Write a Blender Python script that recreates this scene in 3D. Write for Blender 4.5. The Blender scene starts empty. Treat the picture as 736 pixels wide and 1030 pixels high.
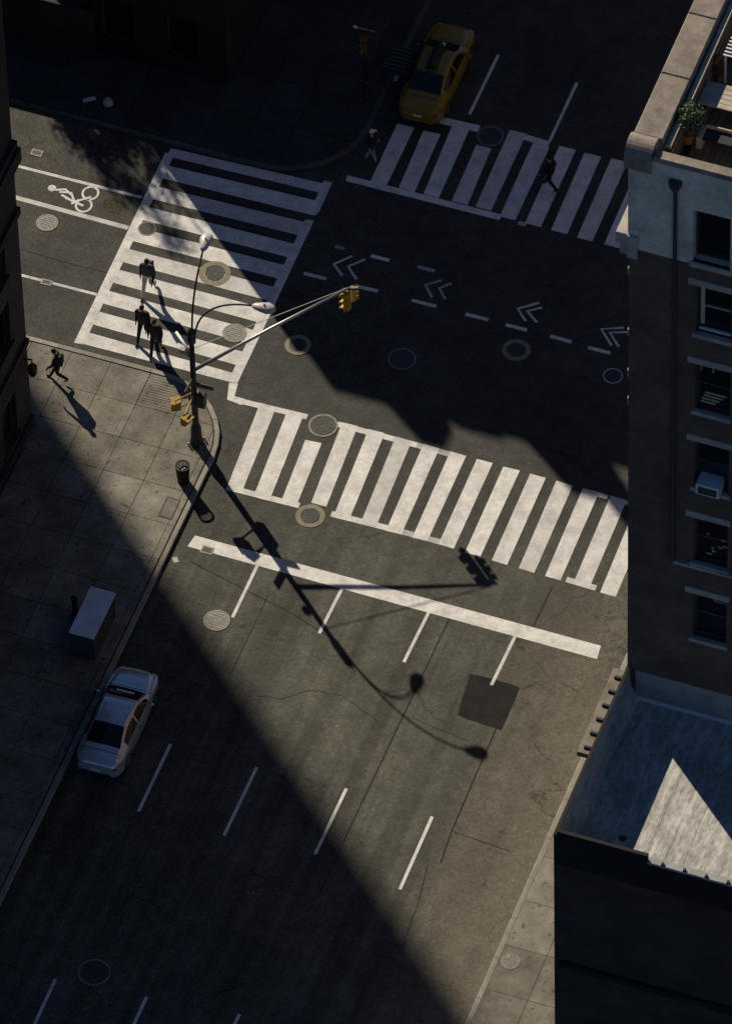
import bpy, bmesh, math, random
from mathutils import Vector, Matrix
random.seed(7)
R = math.radians
S = bpy.context.scene
COL = S.collection

# ------------------------------------------------------------------ camera
CAM = Vector((77.57244721, -200.37261008, 262.57975642))
RIGHT = Vector((0.94046631, 0.33936261, -0.01887161))
DOWN = Vector((0.25149422, -0.73215972, -0.63300301))
FWD = Vector((-0.22863458, 0.59057190, -0.77391928))
FPX = 9500.0                                   # focal length in pixels of a 736 x 1030 frame
cd = bpy.data.cameras.new('camera'); cam = bpy.data.objects.new('camera', cd); COL.objects.link(cam)
UP = -DOWN; BK = -FWD
m4 = Matrix(((RIGHT.x, UP.x, BK.x, CAM.x), (RIGHT.y, UP.y, BK.y, CAM.y), (RIGHT.z, UP.z, BK.z, CAM.z), (0, 0, 0, 1)))
cam.matrix_world = m4
cd.sensor_fit = 'VERTICAL'; cd.sensor_height = 24.0; cd.lens = 24.0 * FPX / 1030.0
cd.clip_start = 1.0; cd.clip_end = 6000.0
S.camera = cam

# ------------------------------------------------------------------ sky, sun, exposure
AZ, EL = R(-41.7), R(28.7)                     # direction the shadows fall, height of the sun
w = bpy.data.worlds.new('World'); S.world = w; w.use_nodes = True
nt = w.node_tree; nt.nodes.clear()
sky = nt.nodes.new('ShaderNodeTexSky'); sky.sky_type = 'NISHITA'; sky.sun_disc = False
sky.sun_elevation = EL; sky.sun_rotation = R(-48.3); sky.air_density = 0.85; sky.dust_density = 0.0; sky.ozone_density = 8.0
bg = nt.nodes.new('ShaderNodeBackground'); bg.inputs['Strength'].default_value = 0.05
wo = nt.nodes.new('ShaderNodeOutputWorld')
nt.links.new(sky.outputs[0], bg.inputs[0]); nt.links.new(bg.outputs[0], wo.inputs[0])
sl = bpy.data.lights.new('sun', 'SUN'); sl.energy = 5.0; sl.angle = R(0.45); sl.color = (1.0, 0.905, 0.735)
so = bpy.data.objects.new('sun', sl); COL.objects.link(so)
so.location = (-60, 60, 120)
so.rotation_euler = Vector((math.cos(AZ) * math.cos(EL), math.sin(AZ) * math.cos(EL), -math.sin(EL))).to_track_quat('-Z', 'Y').to_euler()
S.view_settings.view_transform = 'Standard'; S.view_settings.look = 'None'
S.view_settings.exposure = 0.0; S.view_settings.gamma = 1.0; S.view_settings.use_curve_mapping = False
S.cycles.max_bounces = 5; S.cycles.diffuse_bounces = 2; S.cycles.glossy_bounces = 3


def G(x, y, z=0.0):
    """the point of the level z that is seen at photograph position x, y"""
    d = RIGHT * ((x - 368) / FPX) + DOWN * ((y - 515) / FPX) + FWD
    return CAM + d * ((z - CAM.z) / d.z)


# ------------------------------------------------------------------ materials
def nodes(name):
    m = bpy.data.materials.new(name); m.use_nodes = True
    t = m.node_tree; t.nodes.clear()
    o = t.nodes.new('ShaderNodeOutputMaterial'); b = t.nodes.new('ShaderNodeBsdfPrincipled')
    t.links.new(b.outputs[0], o.inputs[0])
    return m, t, b


def N(t, kind, **kw):
    n = t.nodes.new(kind)
    for k, v in kw.items():
        if k in n.inputs.keys():
            n.inputs[k].default_value = v
        else:
            setattr(n, k, v)
    return n


def noise(t, vec, scale, detail=4.0, rough=0.6):
    n = N(t, 'ShaderNodeTexNoise', Scale=scale, Detail=detail, Roughness=rough)
    t.links.new(vec, n.inputs['Vector']); return n.outputs['Fac']


def ramp(t, fac, stops):
    r = t.nodes.new('ShaderNodeValToRGB'); e = r.color_ramp.elements
    while len(e) < len(stops): e.new(0.5)
    for q, (p, c) in zip(e, stops):
        q.position = p; q.color = (c, c, c, 1) if isinstance(c, (int, float)) else (*c, 1)
    t.links.new(fac, r.inputs[0]); return r.outputs[0]


def mix(t, fac, a, b, mode='MIX'):
    x = t.nodes.new('ShaderNodeMix'); x.data_type = 'RGBA'; x.blend_type = mode
    for s, v in ((x.inputs[0], fac), (x.inputs[6], a), (x.inputs[7], b)):
        if isinstance(v, bpy.types.NodeSocket): t.links.new(v, s)
        elif isinstance(v, (int, float)): s.default_value = v
        else: s.default_value = (*v, 1)
    return x.outputs[2]


def scaled(t, vec, sc):
    n = N(t, 'ShaderNodeMapping'); n.inputs['Scale'].default_value = sc
    t.links.new(vec, n.inputs['Vector']); return n.outputs[0]


def bump(t, b, h, strength=0.3, dist=0.01):
    n = N(t, 'ShaderNodeBump', Strength=strength, Distance=dist)
    t.links.new(h, n.inputs['Height']); t.links.new(n.outputs[0], b.inputs['Normal'])


def mat(name, col, rough=0.7, var=0.25, scale=6.0, bmp=0.15, metal=0.0, spec=0.4, rnd=0.0, stretch=None, gum=False):
    m, t, b = nodes(name)
    pos = t.nodes.new('ShaderNodeNewGeometry').outputs['Position']
    v = scaled(t, pos, stretch) if stretch else pos
    n1 = noise(t, v, scale, 6, .7); n2 = noise(t, v, scale * 6.3, 4, .75)
    f = ramp(t, n1, [(0.3, 1 - var), (0.7, 1 + var)])
    g = ramp(t, n2, [(0.3, 1 - var * .5), (0.7, 1 + var * .5)])
    c = mix(t, 1.0, mix(t, 1.0, col, f, 'MULTIPLY'), g, 'MULTIPLY')
    if rnd:
        oi = t.nodes.new('ShaderNodeObjectInfo')
        c = mix(t, 1.0, c, ramp(t, oi.outputs['Random'], [(0, 1 - rnd), (1, 1 + rnd)]), 'MULTIPLY')
    if gum:
        c = mix(t, ramp(t, noise(t, pos, 5.5, 1, .3), [(0.70, 0.0), (0.74, 0.7)]), c, (0.05, 0.046, 0.04))
        c = mix(t, 1.0, c, ramp(t, noise(t, pos, .55, 5, .7), [(0.35, 0.66), (0.6, 1.08)]), 'MULTIPLY')
    t.links.new(c, b.inputs['Base Color'])
    b.inputs['Roughness'].default_value = rough; b.inputs['Metallic'].default_value = metal
    b.inputs['Specular IOR Level'].default_value = spec
    if bmp: bump(t, b, n2, bmp, 0.01)
    return m


def asphalt_mat():
    m, t, b = nodes('asphalt')
    pos = t.nodes.new('ShaderNodeNewGeometry').outputs['Position']
    sep = t.nodes.new('ShaderNodeSeparateXYZ'); t.links.new(pos, sep.inputs[0])
    big = noise(t, pos, 0.25, 5, 0.65); mid = noise(t, pos, 1.4, 5, 0.7); fine = noise(t, pos, 26, 3, 0.7)
    trk = noise(t, scaled(t, pos, (1.3, 0.045, 1)), 1.0, 3, 0.55)
    trk2 = noise(t, scaled(t, pos, (4.5, 0.09, 1)), 1.0, 3, 0.6)
    c = mix(t, ramp(t, big, [(0.32, 0.0), (0.68, 1.0)]), (0.046, 0.0445, 0.0385), (0.086, 0.081, 0.067))
    c = mix(t, 1.0, c, ramp(t, mid, [(0.25, 0.62), (0.75, 1.32)]), 'MULTIPLY')
    # wheel tracks run along the avenue, south of the crossing
    ave = N(t, 'ShaderNodeMapRange'); ave.inputs[1].default_value = 2.0; ave.inputs[2].default_value = -4.0
    t.links.new(sep.outputs['Y'], ave.inputs[0])
    tr = mix(t, 1.0, ramp(t, trk, [(0.34, 0.62), (0.64, 1.16)]), ramp(t, trk2, [(0.3, 0.85), (0.7, 1.1)]), 'MULTIPLY')
    c = mix(t, 1.0, c, mix(t, ave.outputs[0], (0.88, 0.88, 0.88), mix(t, 1.0, tr, (1.38, 1.36, 1.28), 'MULTIPLY')), 'MULTIPLY')
    # pale road dust gathers by the east kerb
    du = N(t, 'ShaderNodeMapRange'); du.inputs[1].default_value = 6.6; du.inputs[2].default_value = 11.0
    jit = N(t, 'ShaderNodeMath', operation='MULTIPLY_ADD'); jit.inputs[1].default_value = 4.0
    t.links.new(noise(t, scaled(t, pos, (1, .25, 1)), 0.9, 4, .6), jit.inputs[0])
    ad = N(t, 'ShaderNodeMath', operation='SUBTRACT'); t.links.new(sep.outputs['X'], ad.inputs[0]); ad.inputs[1].default_value = 2.0
    t.links.new(ad.outputs[0], jit.inputs[2]); t.links.new(jit.outputs[0], du.inputs[0])
    dm = N(t, 'ShaderNodeMath', operation='MULTIPLY'); t.links.new(du.outputs[0], dm.inputs[0]); t.links.new(ave.outputs[0], dm.inputs[1])
    c = mix(t, dm.outputs[0], c, mix(t, 1.0, (0.158, 0.134, 0.096), ramp(t, mid, [(0.25, 0.75), (0.75, 1.2)]), 'MULTIPLY'))
    # hairline cracks
    vo = N(t, 'ShaderNodeTexVoronoi', feature='DISTANCE_TO_EDGE', Scale=0.33)
    wv = N(t, 'ShaderNodeVectorMath', operation='ADD'); t.links.new(pos, wv.inputs[0])
    nz = N(t, 'ShaderNodeTexNoise', Scale=1.1, Detail=5.0); t.links.new(pos, nz.inputs['Vector'])
    t.links.new(nz.outputs['Color'], wv.inputs[1]); t.links.new(wv.outputs[0], vo.inputs['Vector'])
    ck = ramp(t, vo.outputs['Distance'], [(0.0, 1.0), (0.012, 0.0)])
    ckm = N(t, 'ShaderNodeMath', operation='MULTIPLY'); t.links.new(ck, ckm.inputs[0])
    t.links.new(ramp(t, noise(t, pos, 0.35, 2), [(0.5, 0.0), (0.6, 0.75)]), ckm.inputs[1])
    c = mix(t, ckm.outputs[0], c, (0.014, 0.013, 0.011))
    # oil spots and gum
    sp = ramp(t, noise(t, pos, 2.3, 3, .5), [(0.64, 0.0), (0.74, 0.6)])
    c = mix(t, sp, c, (0.018, 0.017, 0.015))
    grain = noise(t, pos, 7.0, 5, 0.8); gr2 = N(t, 'ShaderNodeTexWhiteNoise'); sn = N(t, 'ShaderNodeVectorMath', operation='SNAP'); t.links.new(pos, sn.inputs[0]); sn.inputs[1].default_value = (.045, .06, 10); t.links.new(sn.outputs[0], gr2.inputs['Vector'])
    c = mix(t, 1.0, c, ramp(t, grain, [(0.28, 0.6), (0.72, 1.42)]), 'MULTIPLY')
    c = mix(t, 1.0, c, ramp(t, gr2.outputs['Value'], [(0.0, 0.86), (0.9, 1.08), (1.0, 1.45)]), 'MULTIPLY')
    c = mix(t, 1.0, c, ramp(t, fine, [(0.2, 0.8), (0.8, 1.2)]), 'MULTIPLY')
    t.links.new(c, b.inputs['Base Color'])
    b.inputs['Roughness'].default_value = 0.7; b.inputs['Specular IOR Level'].default_value = 0.22
    bump(t, b, fine, 0.5, 0.012)
    return m


def paint_mat(name, col, wear, under=(0.055, 0.053, 0.048)):
    m, t, b = nodes(name)
    pos = t.nodes.new('ShaderNodeNewGeometry').outputs['Position']
    n1 = noise(t, pos, 1.5, 6, 0.75); n2 = noise(t, pos, 8.5, 6, 0.8)
    n3 = noise(t, scaled(t, pos, (1.0, 9.0, 1.0)), 2.6, 3, 0.7); n4 = noise(t, scaled(t, pos, (9.0, 1.0, 1.0)), 2.2, 3, .7)
    s = N(t, 'ShaderNodeMath', operation='ADD'); t.links.new(n1, s.inputs[0]); t.links.new(n2, s.inputs[1])
    s2 = N(t, 'ShaderNodeMath', operation='ADD'); t.links.new(s.outputs[0], s2.inputs[0]); t.links.new(n3, s2.inputs[1])
    s3 = N(t, 'ShaderNodeMath', operation='ADD'); t.links.new(s2.outputs[0], s3.inputs[0]); t.links.new(n4, s3.inputs[1])
    n5 = noise(t, scaled(t, pos, (1.1, .05, 1)), 1.0, 3, .6); s4 = N(t, 'ShaderNodeMath', operation='MULTIPLY_ADD'); t.links.new(n5, s4.inputs[0]); s4.inputs[1].default_value = .9; s4.inputs[2].default_value = -.45
    s5 = N(t, 'ShaderNodeMath', operation='ADD'); t.links.new(s3.outputs[0], s5.inputs[0]); t.links.new(s4.outputs[0], s5.inputs[1]); s3 = s5
    k = N(t, 'ShaderNodeMapRange'); k.inputs[1].default_value = 2.02 + .42 - wear; k.inputs[2].default_value = 2.42 + .42 - wear
    k.inputs[3].default_value = 0.04; k.inputs[4].default_value = 0.8
    t.links.new(s3.outputs[0], k.inputs[0])
    c = mix(t, 1.0, col, ramp(t, n1, [(0.34, 0.70), (0.62, 1.10)]), 'MULTIPLY')
    c = mix(t, 1.0, c, ramp(t, n2, [(0.32, 0.80), (0.68, 1.10)]), 'MULTIPLY')
    oi = t.nodes.new('ShaderNodeObjectInfo')
    c = mix(t, 1.0, c, ramp(t, oi.outputs['Random'], [(0, 0.92), (1, 1.06)]), 'MULTIPLY')
    c = mix(t, k.outputs[0], c, under)
    t.links.new(c, b.inputs['Base Color']); b.inputs['Roughness'].default_value = 0.75
    b.inputs['Specular IOR Level'].default_value = 0.25
    bump(t, b, n2, 0.25, 0.006)
    return m


def crack_mat():
    m, t, b = nodes('alligator_cracked_asphalt')
    pos = t.nodes.new('ShaderNodeNewGeometry').outputs['Position']
    nz = N(t, 'ShaderNodeTexNoise', Scale=2.2, Detail=4.0); t.links.new(pos, nz.inputs['Vector'])
    wv = N(t, 'ShaderNodeVectorMath', operation='ADD'); t.links.new(pos, wv.inputs[0]); t.links.new(nz.outputs['Color'], wv.inputs[1])
    vo = N(t, 'ShaderNodeTexVoronoi', feature='DISTANCE_TO_EDGE', Scale=2.3); t.links.new(wv.outputs[0], vo.inputs['Vector'])
    c = mix(t, ramp(t, noise(t, pos, 2.5, 5), [(0.3, 0.0), (0.7, 1.0)]), (0.085, 0.075, 0.055), (0.15, 0.13, 0.092))
    c = mix(t, ramp(t, vo.outputs['Distance'], [(0.0, 1.0), (0.06, 0.0)]), c, (0.022, 0.02, 0.017))
    t.links.new(c, b.inputs['Base Color']); b.inputs['Roughness'].default_value = 0.8
    bump(t, b, vo.outputs['Distance'], 0.6, 0.03)
    return m


def brick_mat(nm='dark_brick', q=1.0):
    m, t, b = nodes(nm)
    tc = t.nodes.new('ShaderNodeNewGeometry').outputs['Position']
    sep = t.nodes.new('ShaderNodeSeparateXYZ'); t.links.new(tc, sep.inputs[0])
    ad = N(t, 'ShaderNodeMath', operation='ADD'); t.links.new(sep.outputs['X'], ad.inputs[0]); t.links.new(sep.outputs['Y'], ad.inputs[1])
    cb = t.nodes.new('ShaderNodeCombineXYZ'); t.links.new(ad.outputs[0], cb.inputs[0]); t.links.new(sep.outputs['Z'], cb.inputs[1])
    br = N(t, 'ShaderNodeTexBrick', Scale=1.0); br.inputs['Brick Width'].default_value = 0.24; br.inputs['Row Height'].default_value = 0.085
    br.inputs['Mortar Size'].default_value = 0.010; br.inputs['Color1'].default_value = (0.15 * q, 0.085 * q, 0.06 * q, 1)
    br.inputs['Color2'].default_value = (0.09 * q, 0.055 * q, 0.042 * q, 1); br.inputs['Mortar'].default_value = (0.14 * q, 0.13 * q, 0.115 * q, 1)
    t.links.new(cb.outputs[0], br.inputs['Vector'])
    c = mix(t, 1.0, br.outputs['Color'], ramp(t, noise(t, tc, 0.7, 5), [(0.3, 0.55), (0.7, 1.3)]), 'MULTIPLY')
    t.links.new(c, b.inputs['Base Color']); b.inputs['Roughness'].default_value = 0.85
    iv = N(t, 'ShaderNodeMath', operation='SUBTRACT'); iv.inputs[0].default_value = 1.0; t.links.new(br.outputs['Fac'], iv.inputs[1])
    bump(t, b, iv.outputs[0], 0.5, 0.01)
    return m


def roof_mat():
    m, t, b = nodes('silver_roof_coating')
    pos = t.nodes.new('ShaderNodeNewGeometry').outputs['Position']
    st = noise(t, scaled(t, pos, (3.4, 0.42, 1)), 1.5, 6, 0.75); n1 = noise(t, scaled(t, pos, (1.6, 0.9, 1)), 4.5, 6, 0.75); n0 = noise(t, pos, .6, 3)
    c = mix(t, ramp(t, n1, [(0.36, 0.0), (0.6, 1.0)]), (0.40, 0.37, 0.32), (0.74, 0.71, 0.65))
    c = mix(t, 1.0, c, ramp(t, st, [(0.34, 0.55), (0.62, 1.08)]), 'MULTIPLY')
    c = mix(t, 1.0, c, ramp(t, n0, [(0.3, 0.7), (0.7, 1.1)]), 'MULTIPLY')
    c = mix(t, ramp(t, noise(t, scaled(t, pos, (1.5, .6, 1)), 9, 4, .7), [(0.6, 0.0), (0.7, 0.7)]), c, (0.15, 0.135, 0.11))
    t.links.new(c, b.inputs['Base Color']); b.inputs['Roughness'].default_value = 0.5
    bump(t, b, st, 0.6, 0.03)
    return m


M = dict(
    asphalt=asphalt_mat(),
    paint=paint_mat('worn_white_paint', (0.90, 0.86, 0.805), 0.10), paint_old=paint_mat('old_white_paint', (0.80, 0.765, 0.71), 0.26),
    paint_faint=paint_mat('faint_white_paint', (0.6, 0.58, 0.54), 0.33), paint_fresh=paint_mat('white_line_paint', (0.86, 0.83, 0.79), -0.06),
    crack=crack_mat(), brick=brick_mat(), brick_shade=brick_mat('shade_darkened_brick', .5), roof=roof_mat(),  # second brick is darkened to carry the shade of its wall
    patch=mat('fresh_asphalt_patch', (0.030, 0.029, 0.027), 0.85, 0.3, 3, 0.4, spec=0.05),
    seam=mat('tar_seam', (0.034, 0.032, 0.028), 0.8, 0.3, 5, 0.1, spec=0.05),
    kerb_shade=mat('shaded_granite_kerb', (0.085, 0.083, 0.08), 0.7, 0.25, 2.5, 0.2, rnd=0.16),  # granite kerb copy, darkened to carry the far corner's shade
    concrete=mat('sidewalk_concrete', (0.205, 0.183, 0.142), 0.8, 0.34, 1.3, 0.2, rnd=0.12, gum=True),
    concrete_new=mat('pale_sidewalk_concrete', (0.26, 0.234, 0.186), 0.8, 0.30, 1.3, 0.2, rnd=0.06, gum=True),
    joint=mat('sidewalk_joint_dirt', (0.055, 0.05, 0.04), 0.9, 0.2, 4, 0.1),
    kerb=mat('granite_kerb', (0.30, 0.275, 0.22), 0.75, 0.25, 2.5, 0.2, rnd=0.16),
    iron=mat('cast_iron', (0.075, 0.07, 0.062), 0.5, 0.4, 14, 0.3, metal=0.5),
    iron_grey=mat('worn_grey_iron', (0.24, 0.225, 0.195), 0.5, 0.45, 12, 0.3, metal=0.4),
    collar=mat('concrete_collar', (0.27, 0.235, 0.165), 0.85, 0.3, 5, 0.2),
    pole=mat('weathered_steel_pole', (0.032, 0.031, 0.03), 0.6, 0.3, 3, 0.05),
    galv=mat('galvanised_steel', (0.42, 0.40, 0.37), 0.4, 0.2, 4, 0.05, metal=0.7),
    lampgrey=mat('pale_lamp_housing', (0.55, 0.53, 0.50), 0.4, 0.12, 6, 0.0),
    lampglass=mat('lamp_glass', (0.12, 0.12, 0.12), 0.15, 0.05, 6, 0.0),
    sigshade=mat('shaded_signal_yellow', (0.11, 0.07, 0.014), 0.6, 0.2, 8, 0.05), sigyellow=mat('signal_yellow', (0.44, 0.26, 0.04), 0.45, 0.15, 8, 0.05),  # first yellow is darkened to hold the shade on the far post
    black=mat('black_paint', (0.018, 0.018, 0.02), 0.5, 0.2, 8, 0.05),
    white=mat('white_enamel', (0.72, 0.69, 0.64), 0.45, 0.1, 6, 0.0),
    redlens=mat('red_lens', (0.30, 0.01, 0.01), 0.2, 0.05, 6, 0.0), amberlens=mat('amber_lens', (0.4, 0.16, 0.01), 0.2, 0.05, 6, 0.0),
    greenlens=mat('green_lens', (0.01, 0.10, 0.05), 0.2, 0.05, 6, 0.0),
    silver=mat('silver_car_paint', (0.58, 0.61, 0.64), 0.2, 0.04, 3, 0.0, metal=0.5, spec=0.6),
    taxi=mat('taxi_yellow_paint', (0.25, 0.155, 0.014), 0.3, 0.05, 3, 0.0, spec=0.5),
    carblack=mat('black_car_paint', (0.008, 0.008, 0.009), 0.45, 0.05, 3, 0.0, spec=0.12),
    glass=mat('dark_car_glass', (0.008, 0.009, 0.011), 0.08, 0.05, 3, 0.0, spec=0.5),
    tyre=mat('tyre_rubber', (0.02, 0.02, 0.02), 0.85, 0.2, 20, 0.1), rim=mat('alloy_rim', (0.42, 0.42, 0.42), 0.3, 0.1, 5, 0.0, metal=0.8),
    tail=mat('tail_lamp_red', (0.22, 0.012, 0.012), 0.2, 0.05, 5, 0.0), headlamp=mat('head_lamp_glass', (0.6, 0.6, 0.6), 0.1, 0.05, 5, 0.0),
    stucco=mat('grey_stucco', (0.62, 0.575, 0.50), 0.85, 0.36, 0.9, 0.5), stone=mat('pale_stone_trim', (0.40, 0.37, 0.33), 0.8, 0.2, 2, 0.15),
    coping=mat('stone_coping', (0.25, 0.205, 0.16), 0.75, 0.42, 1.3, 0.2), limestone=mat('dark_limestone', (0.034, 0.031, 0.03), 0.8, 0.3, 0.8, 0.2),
    winglass=mat('window_glass', (0.012, 0.014, 0.017), 0.06, 0.2, 2, 0.0, spec=0.6), frame=mat('dark_window_frame', (0.05, 0.05, 0.05), 0.5, 0.15, 5, 0.05),
    sash=mat('pale_window_sash', (0.36, 0.34, 0.31), 0.5, 0.15, 5, 0.05), blind=mat('cream_blind_and_glint', (0.62, 0.52, 0.38), 0.7, 0.1, 5, 0.0),
    flashing=mat('pale_flashing', (0.36, 0.35, 0.33), 0.6, 0.3, 1.5, 0.15), tar=mat('dark_tar_roof', (0.06, 0.057, 0.052), 0.8, 0.3, 1.5, 0.2),
    concrete_shade=mat('shaded_sidewalk_concrete', (0.042, 0.042, 0.043), 0.85, 0.3, 1.1, 0.2, rnd=0.14), brick_black=mat('shade_black_wall', (0.016, 0.015, 0.015), 0.85, 0.3, 1.0, 0.2), wood=mat('weathered_deck_wood', (0.15, 0.112, 0.08), 0.7, 0.3, 3, 0.15, rnd=0.2), woodlight=mat('pale_teak', (0.50, 0.40, 0.29), 0.65, 0.25, 4, 0.1, rnd=0.1),  # first two have shade in the colour: far sidewalk concrete, near-black walls
    leaf=mat('shrub_leaf', (0.10, 0.14, 0.045), 0.55, 0.35, 5, 0.0, rnd=0.2), rust=mat('rust_red_leaf', (0.24, 0.07, 0.025), 0.6, 0.35, 6, 0.0),
    bark=mat('tree_bark', (0.09, 0.07, 0.05), 0.9, 0.3, 6, 0.3), terracotta=mat('terracotta', (0.35, 0.13, 0.06), 0.8, 0.2, 6, 0.1),
    cabinet_dark=mat('dark_metal_sides', (0.06, 0.065, 0.07), 0.5, 0.14, 1.6, 0.05), cabinet=mat('blue_grey_metal', (0.74, 0.77, 0.78), 0.45, 0.14, 1.6, 0.05, metal=0.2), paper=mat('white_paper_and_glint', (0.7, 0.68, 0.64), 0.8, 0.1, 9, 0.0),
    bag=mat('bin_bag', (0.5, 0.5, 0.48), 0.4, 0.1, 9, 0.0), plywood=mat('dark_hoarding', (0.03, 0.026, 0.024), 0.8, 0.3, 1, 0.1),
    greenpaint=mat('spilt_green_yellow_paint', (0.066, 0.058, 0.032), 0.85, 0.6, 9, 0.1, spec=0.1),
)
SKIN = mat('skin', (0.42, 0.25, 0.17), 0.55, 0.08, 20, 0.0)


# ------------------------------------------------------------------ object helpers
def tag(o, label=None, cat=None, group=None, kind=None):
    for k, v in (('label', label), ('category', cat), ('group', group), ('kind', kind)):
        if v: o[k] = v
    return o


def thing(name, loc, label, cat, group=None, rz=0.0):
    o = bpy.data.objects.new(name, None); COL.objects.link(o)
    o.location = loc; o.rotation_euler = (0, 0, rz); o.empty_display_size = 0.3
    return tag(o, label, cat, group)


class MB:
    """collects shapes given in world coordinates (or local ones for parts of a turned thing)"""
    def __init__(s): s.v = []; s.f = []

    def add(s, vs, fs):
        b = len(s.v); s.v += [tuple(p) for p in vs]; s.f += [[b + i for i in f] for f in fs]; return s

    def box(s, x0, x1, y0, y1, z0, z1):
        return s.add([(x0, y0, z0), (x1, y0, z0), (x1, y1, z0), (x0, y1, z0), (x0, y0, z1), (x1, y0, z1), (x1, y1, z1), (x0, y1, z1)],
                     [(3, 2, 1, 0), (4, 5, 6, 7), (0, 1, 5, 4), (1, 2, 6, 5), (2, 3, 7, 6), (3, 0, 4, 7)])

    def bev(s, x0, x1, y0, y1, z0, z1, c):
        """box with a chamfered top edge"""
        return s.add([(x0, y0, z0), (x1, y0, z0), (x1, y1, z0), (x0, y1, z0), (x0, y0, z1 - c), (x1, y0, z1 - c), (x1, y1, z1 - c), (x0, y1, z1 - c),
                      (x0 + c, y0 + c, z1), (x1 - c, y0 + c, z1), (x1 - c, y1 - c, z1), (x0 + c, y1 - c, z1)],
                     [(3, 2, 1, 0), (8, 9, 10, 11), (0, 1, 5, 4), (1, 2, 6, 5), (2, 3, 7, 6), (3, 0, 4, 7),
                      (4, 5, 9, 8), (5, 6, 10, 9), (6, 7, 11, 10), (7, 4, 8, 11)])

    def poly(s, pts, z):
        return s.add([(p[0], p[1], z) for p in pts], [list(range(len(pts)))])

    def prism(s, pts, z0, z1):
        n = len(pts)
        return s.add([(p[0], p[1], z0) for p in pts] + [(p[0], p[1], z1) for p in pts],
                     [list(range(n))[::-1], list(range(n, 2 * n))] + [(i, (i + 1) % n, n + (i + 1) % n, n + i) for i in range(n)])

    def tube(s, pts, r, n=10, cap=True):
        pts = [Vector(p) for p in pts]; rs = r if isinstance(r, (list, tuple)) else [r] * len(pts)
        vs = []; ref = None
        for i, p in enumerate(pts):
            d = (pts[min(i + 1, len(pts) - 1)] - pts[max(i - 1, 0)]).normalized()
            if ref is None: ref = Vector((0, 0, 1)) if abs(d.z) < .9 else Vector((1, 0, 0))
            a = d.cross(ref).normalized(); b = a.cross(d).normalized(); ref = b
            vs += [p + (a * math.cos(2 * math.pi * k / n) + b * math.sin(2 * math.pi * k / n)) * rs[i] for k in range(n)]
        fs = [(i * n + k, i * n + (k + 1) % n, (i + 1) * n + (k + 1) % n, (i + 1) * n + k) for i in range(len(pts) - 1) for k in range(n)]
        if cap: fs += [list(range(n))[::-1], [(len(pts) - 1) * n + k for k in range(n)]]
        return s.add(vs, fs)

    def lathe(s, c, prof, n=20):
        """prof: (radius, z) from bottom to top round the upright axis at c"""
        vs = []; fs = []
        for r, z in prof:
            vs += [(c[0] + r * math.cos(2 * math.pi * k / n), c[1] + r * math.sin(2 * math.pi * k / n), c[2] + z) for k in range(n)]
        for i in range(len(prof) - 1):
            fs += [(i * n + k, i * n + (k + 1) % n, (i + 1) * n + (k + 1) % n, (i + 1) * n + k) for k in range(n)]
        fs += [list(range(n))[::-1], [(len(prof) - 1) * n + k for k in range(n)]]
        return s.add(vs, fs)

    def ring(s, c, r0, r1, z0, z1, n=28):
        vs = []
        for r, z in ((r0, z0), (r0, z1), (r1, z1), (r1, z0)):
            vs += [(c[0] + r * math.cos(2 * math.pi * k / n), c[1] + r * math.sin(2 * math.pi * k / n), z) for k in range(n)]
        return s.add(vs, [(i * n + k, i * n + (k + 1) % n, ((i + 1) % 4) * n + (k + 1) % n, ((i + 1) % 4) * n + k) for i in range(4) for k in range(n)])

    def ell(s, c, r, n=10, m=6):
        vs = [(c[0] + r[0] * math.sin(math.pi * i / m) * math.cos(2 * math.pi * k / n), c[1] + r[1] * math.sin(math.pi * i / m) * math.sin(2 * math.pi * k / n),
               c[2] - r[2] * math.cos(math.pi * i / m)) for i in range(m + 1) for k in range(n)]
        return s.add(vs, [(i * n + k, i * n + (k + 1) % n, (i + 1) * n + (k + 1) % n, (i + 1) * n + k) for i in range(m) for k in range(n)])

    def build(s, name, m, parent=None, local=False, smooth=False):
        off = Vector((0, 0, 0))
        if parent and not local:
            p = parent
            while p: off += p.location; p = p.parent
        me = bpy.data.meshes.new(name); me.from_pydata([(v[0] - off.x, v[1] - off.y, v[2] - off.z) for v in s.v], [], s.f)
        bm = bmesh.new(); bm.from_mesh(me); bmesh.ops.remove_doubles(bm, verts=bm.verts, dist=1e-5)
        bmesh.ops.recalc_face_normals(bm, faces=bm.faces); bm.to_mesh(me); bm.free()
        if smooth: me.polygons.foreach_set('use_smooth', [True] * len(me.polygons))
        me.materials.append(M[m] if isinstance(m, str) else m)
        o = bpy.data.objects.new(name, me); COL.objects.link(o); o.parent = parent
        return o


def struct(o, label=None):
    o['kind'] = 'structure'
    if label: o['label'] = label
    return o


def copy_tree(o, parent=None):
    c = o.copy(); COL.objects.link(c); c.parent = parent
    for ch in list(o.children): copy_tree(ch, c)
    return c


def lerp(a, b, t): return (a[0] + (b[0] - a[0]) * t, a[1] + (b[1] - a[1]) * t)


def up_quads(me):
    pass


# ------------------------------------------------------------------ the ground and the road
g = MB().poly([(-2500, -2500), (2500, -2500), (2500, 2500), (-2500, 2500)], -0.03).build('ground', 'tar'); struct(g)
road = MB().poly([(-90, -90), (90, -90), (90, 110), (-90, 110)], 0.0).build('road', 'asphalt'); struct(road)


def flat(name, pix, z, m, parent, world=False):
    pts = [(p[0], p[1]) if world else tuple(G(*p)[:2]) for p in pix]
    o = MB().poly(pts, z).build(name, m, parent)
    if o.data.polygons[0].normal.z < 0: o.data.flip_normals()
    return o


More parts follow.
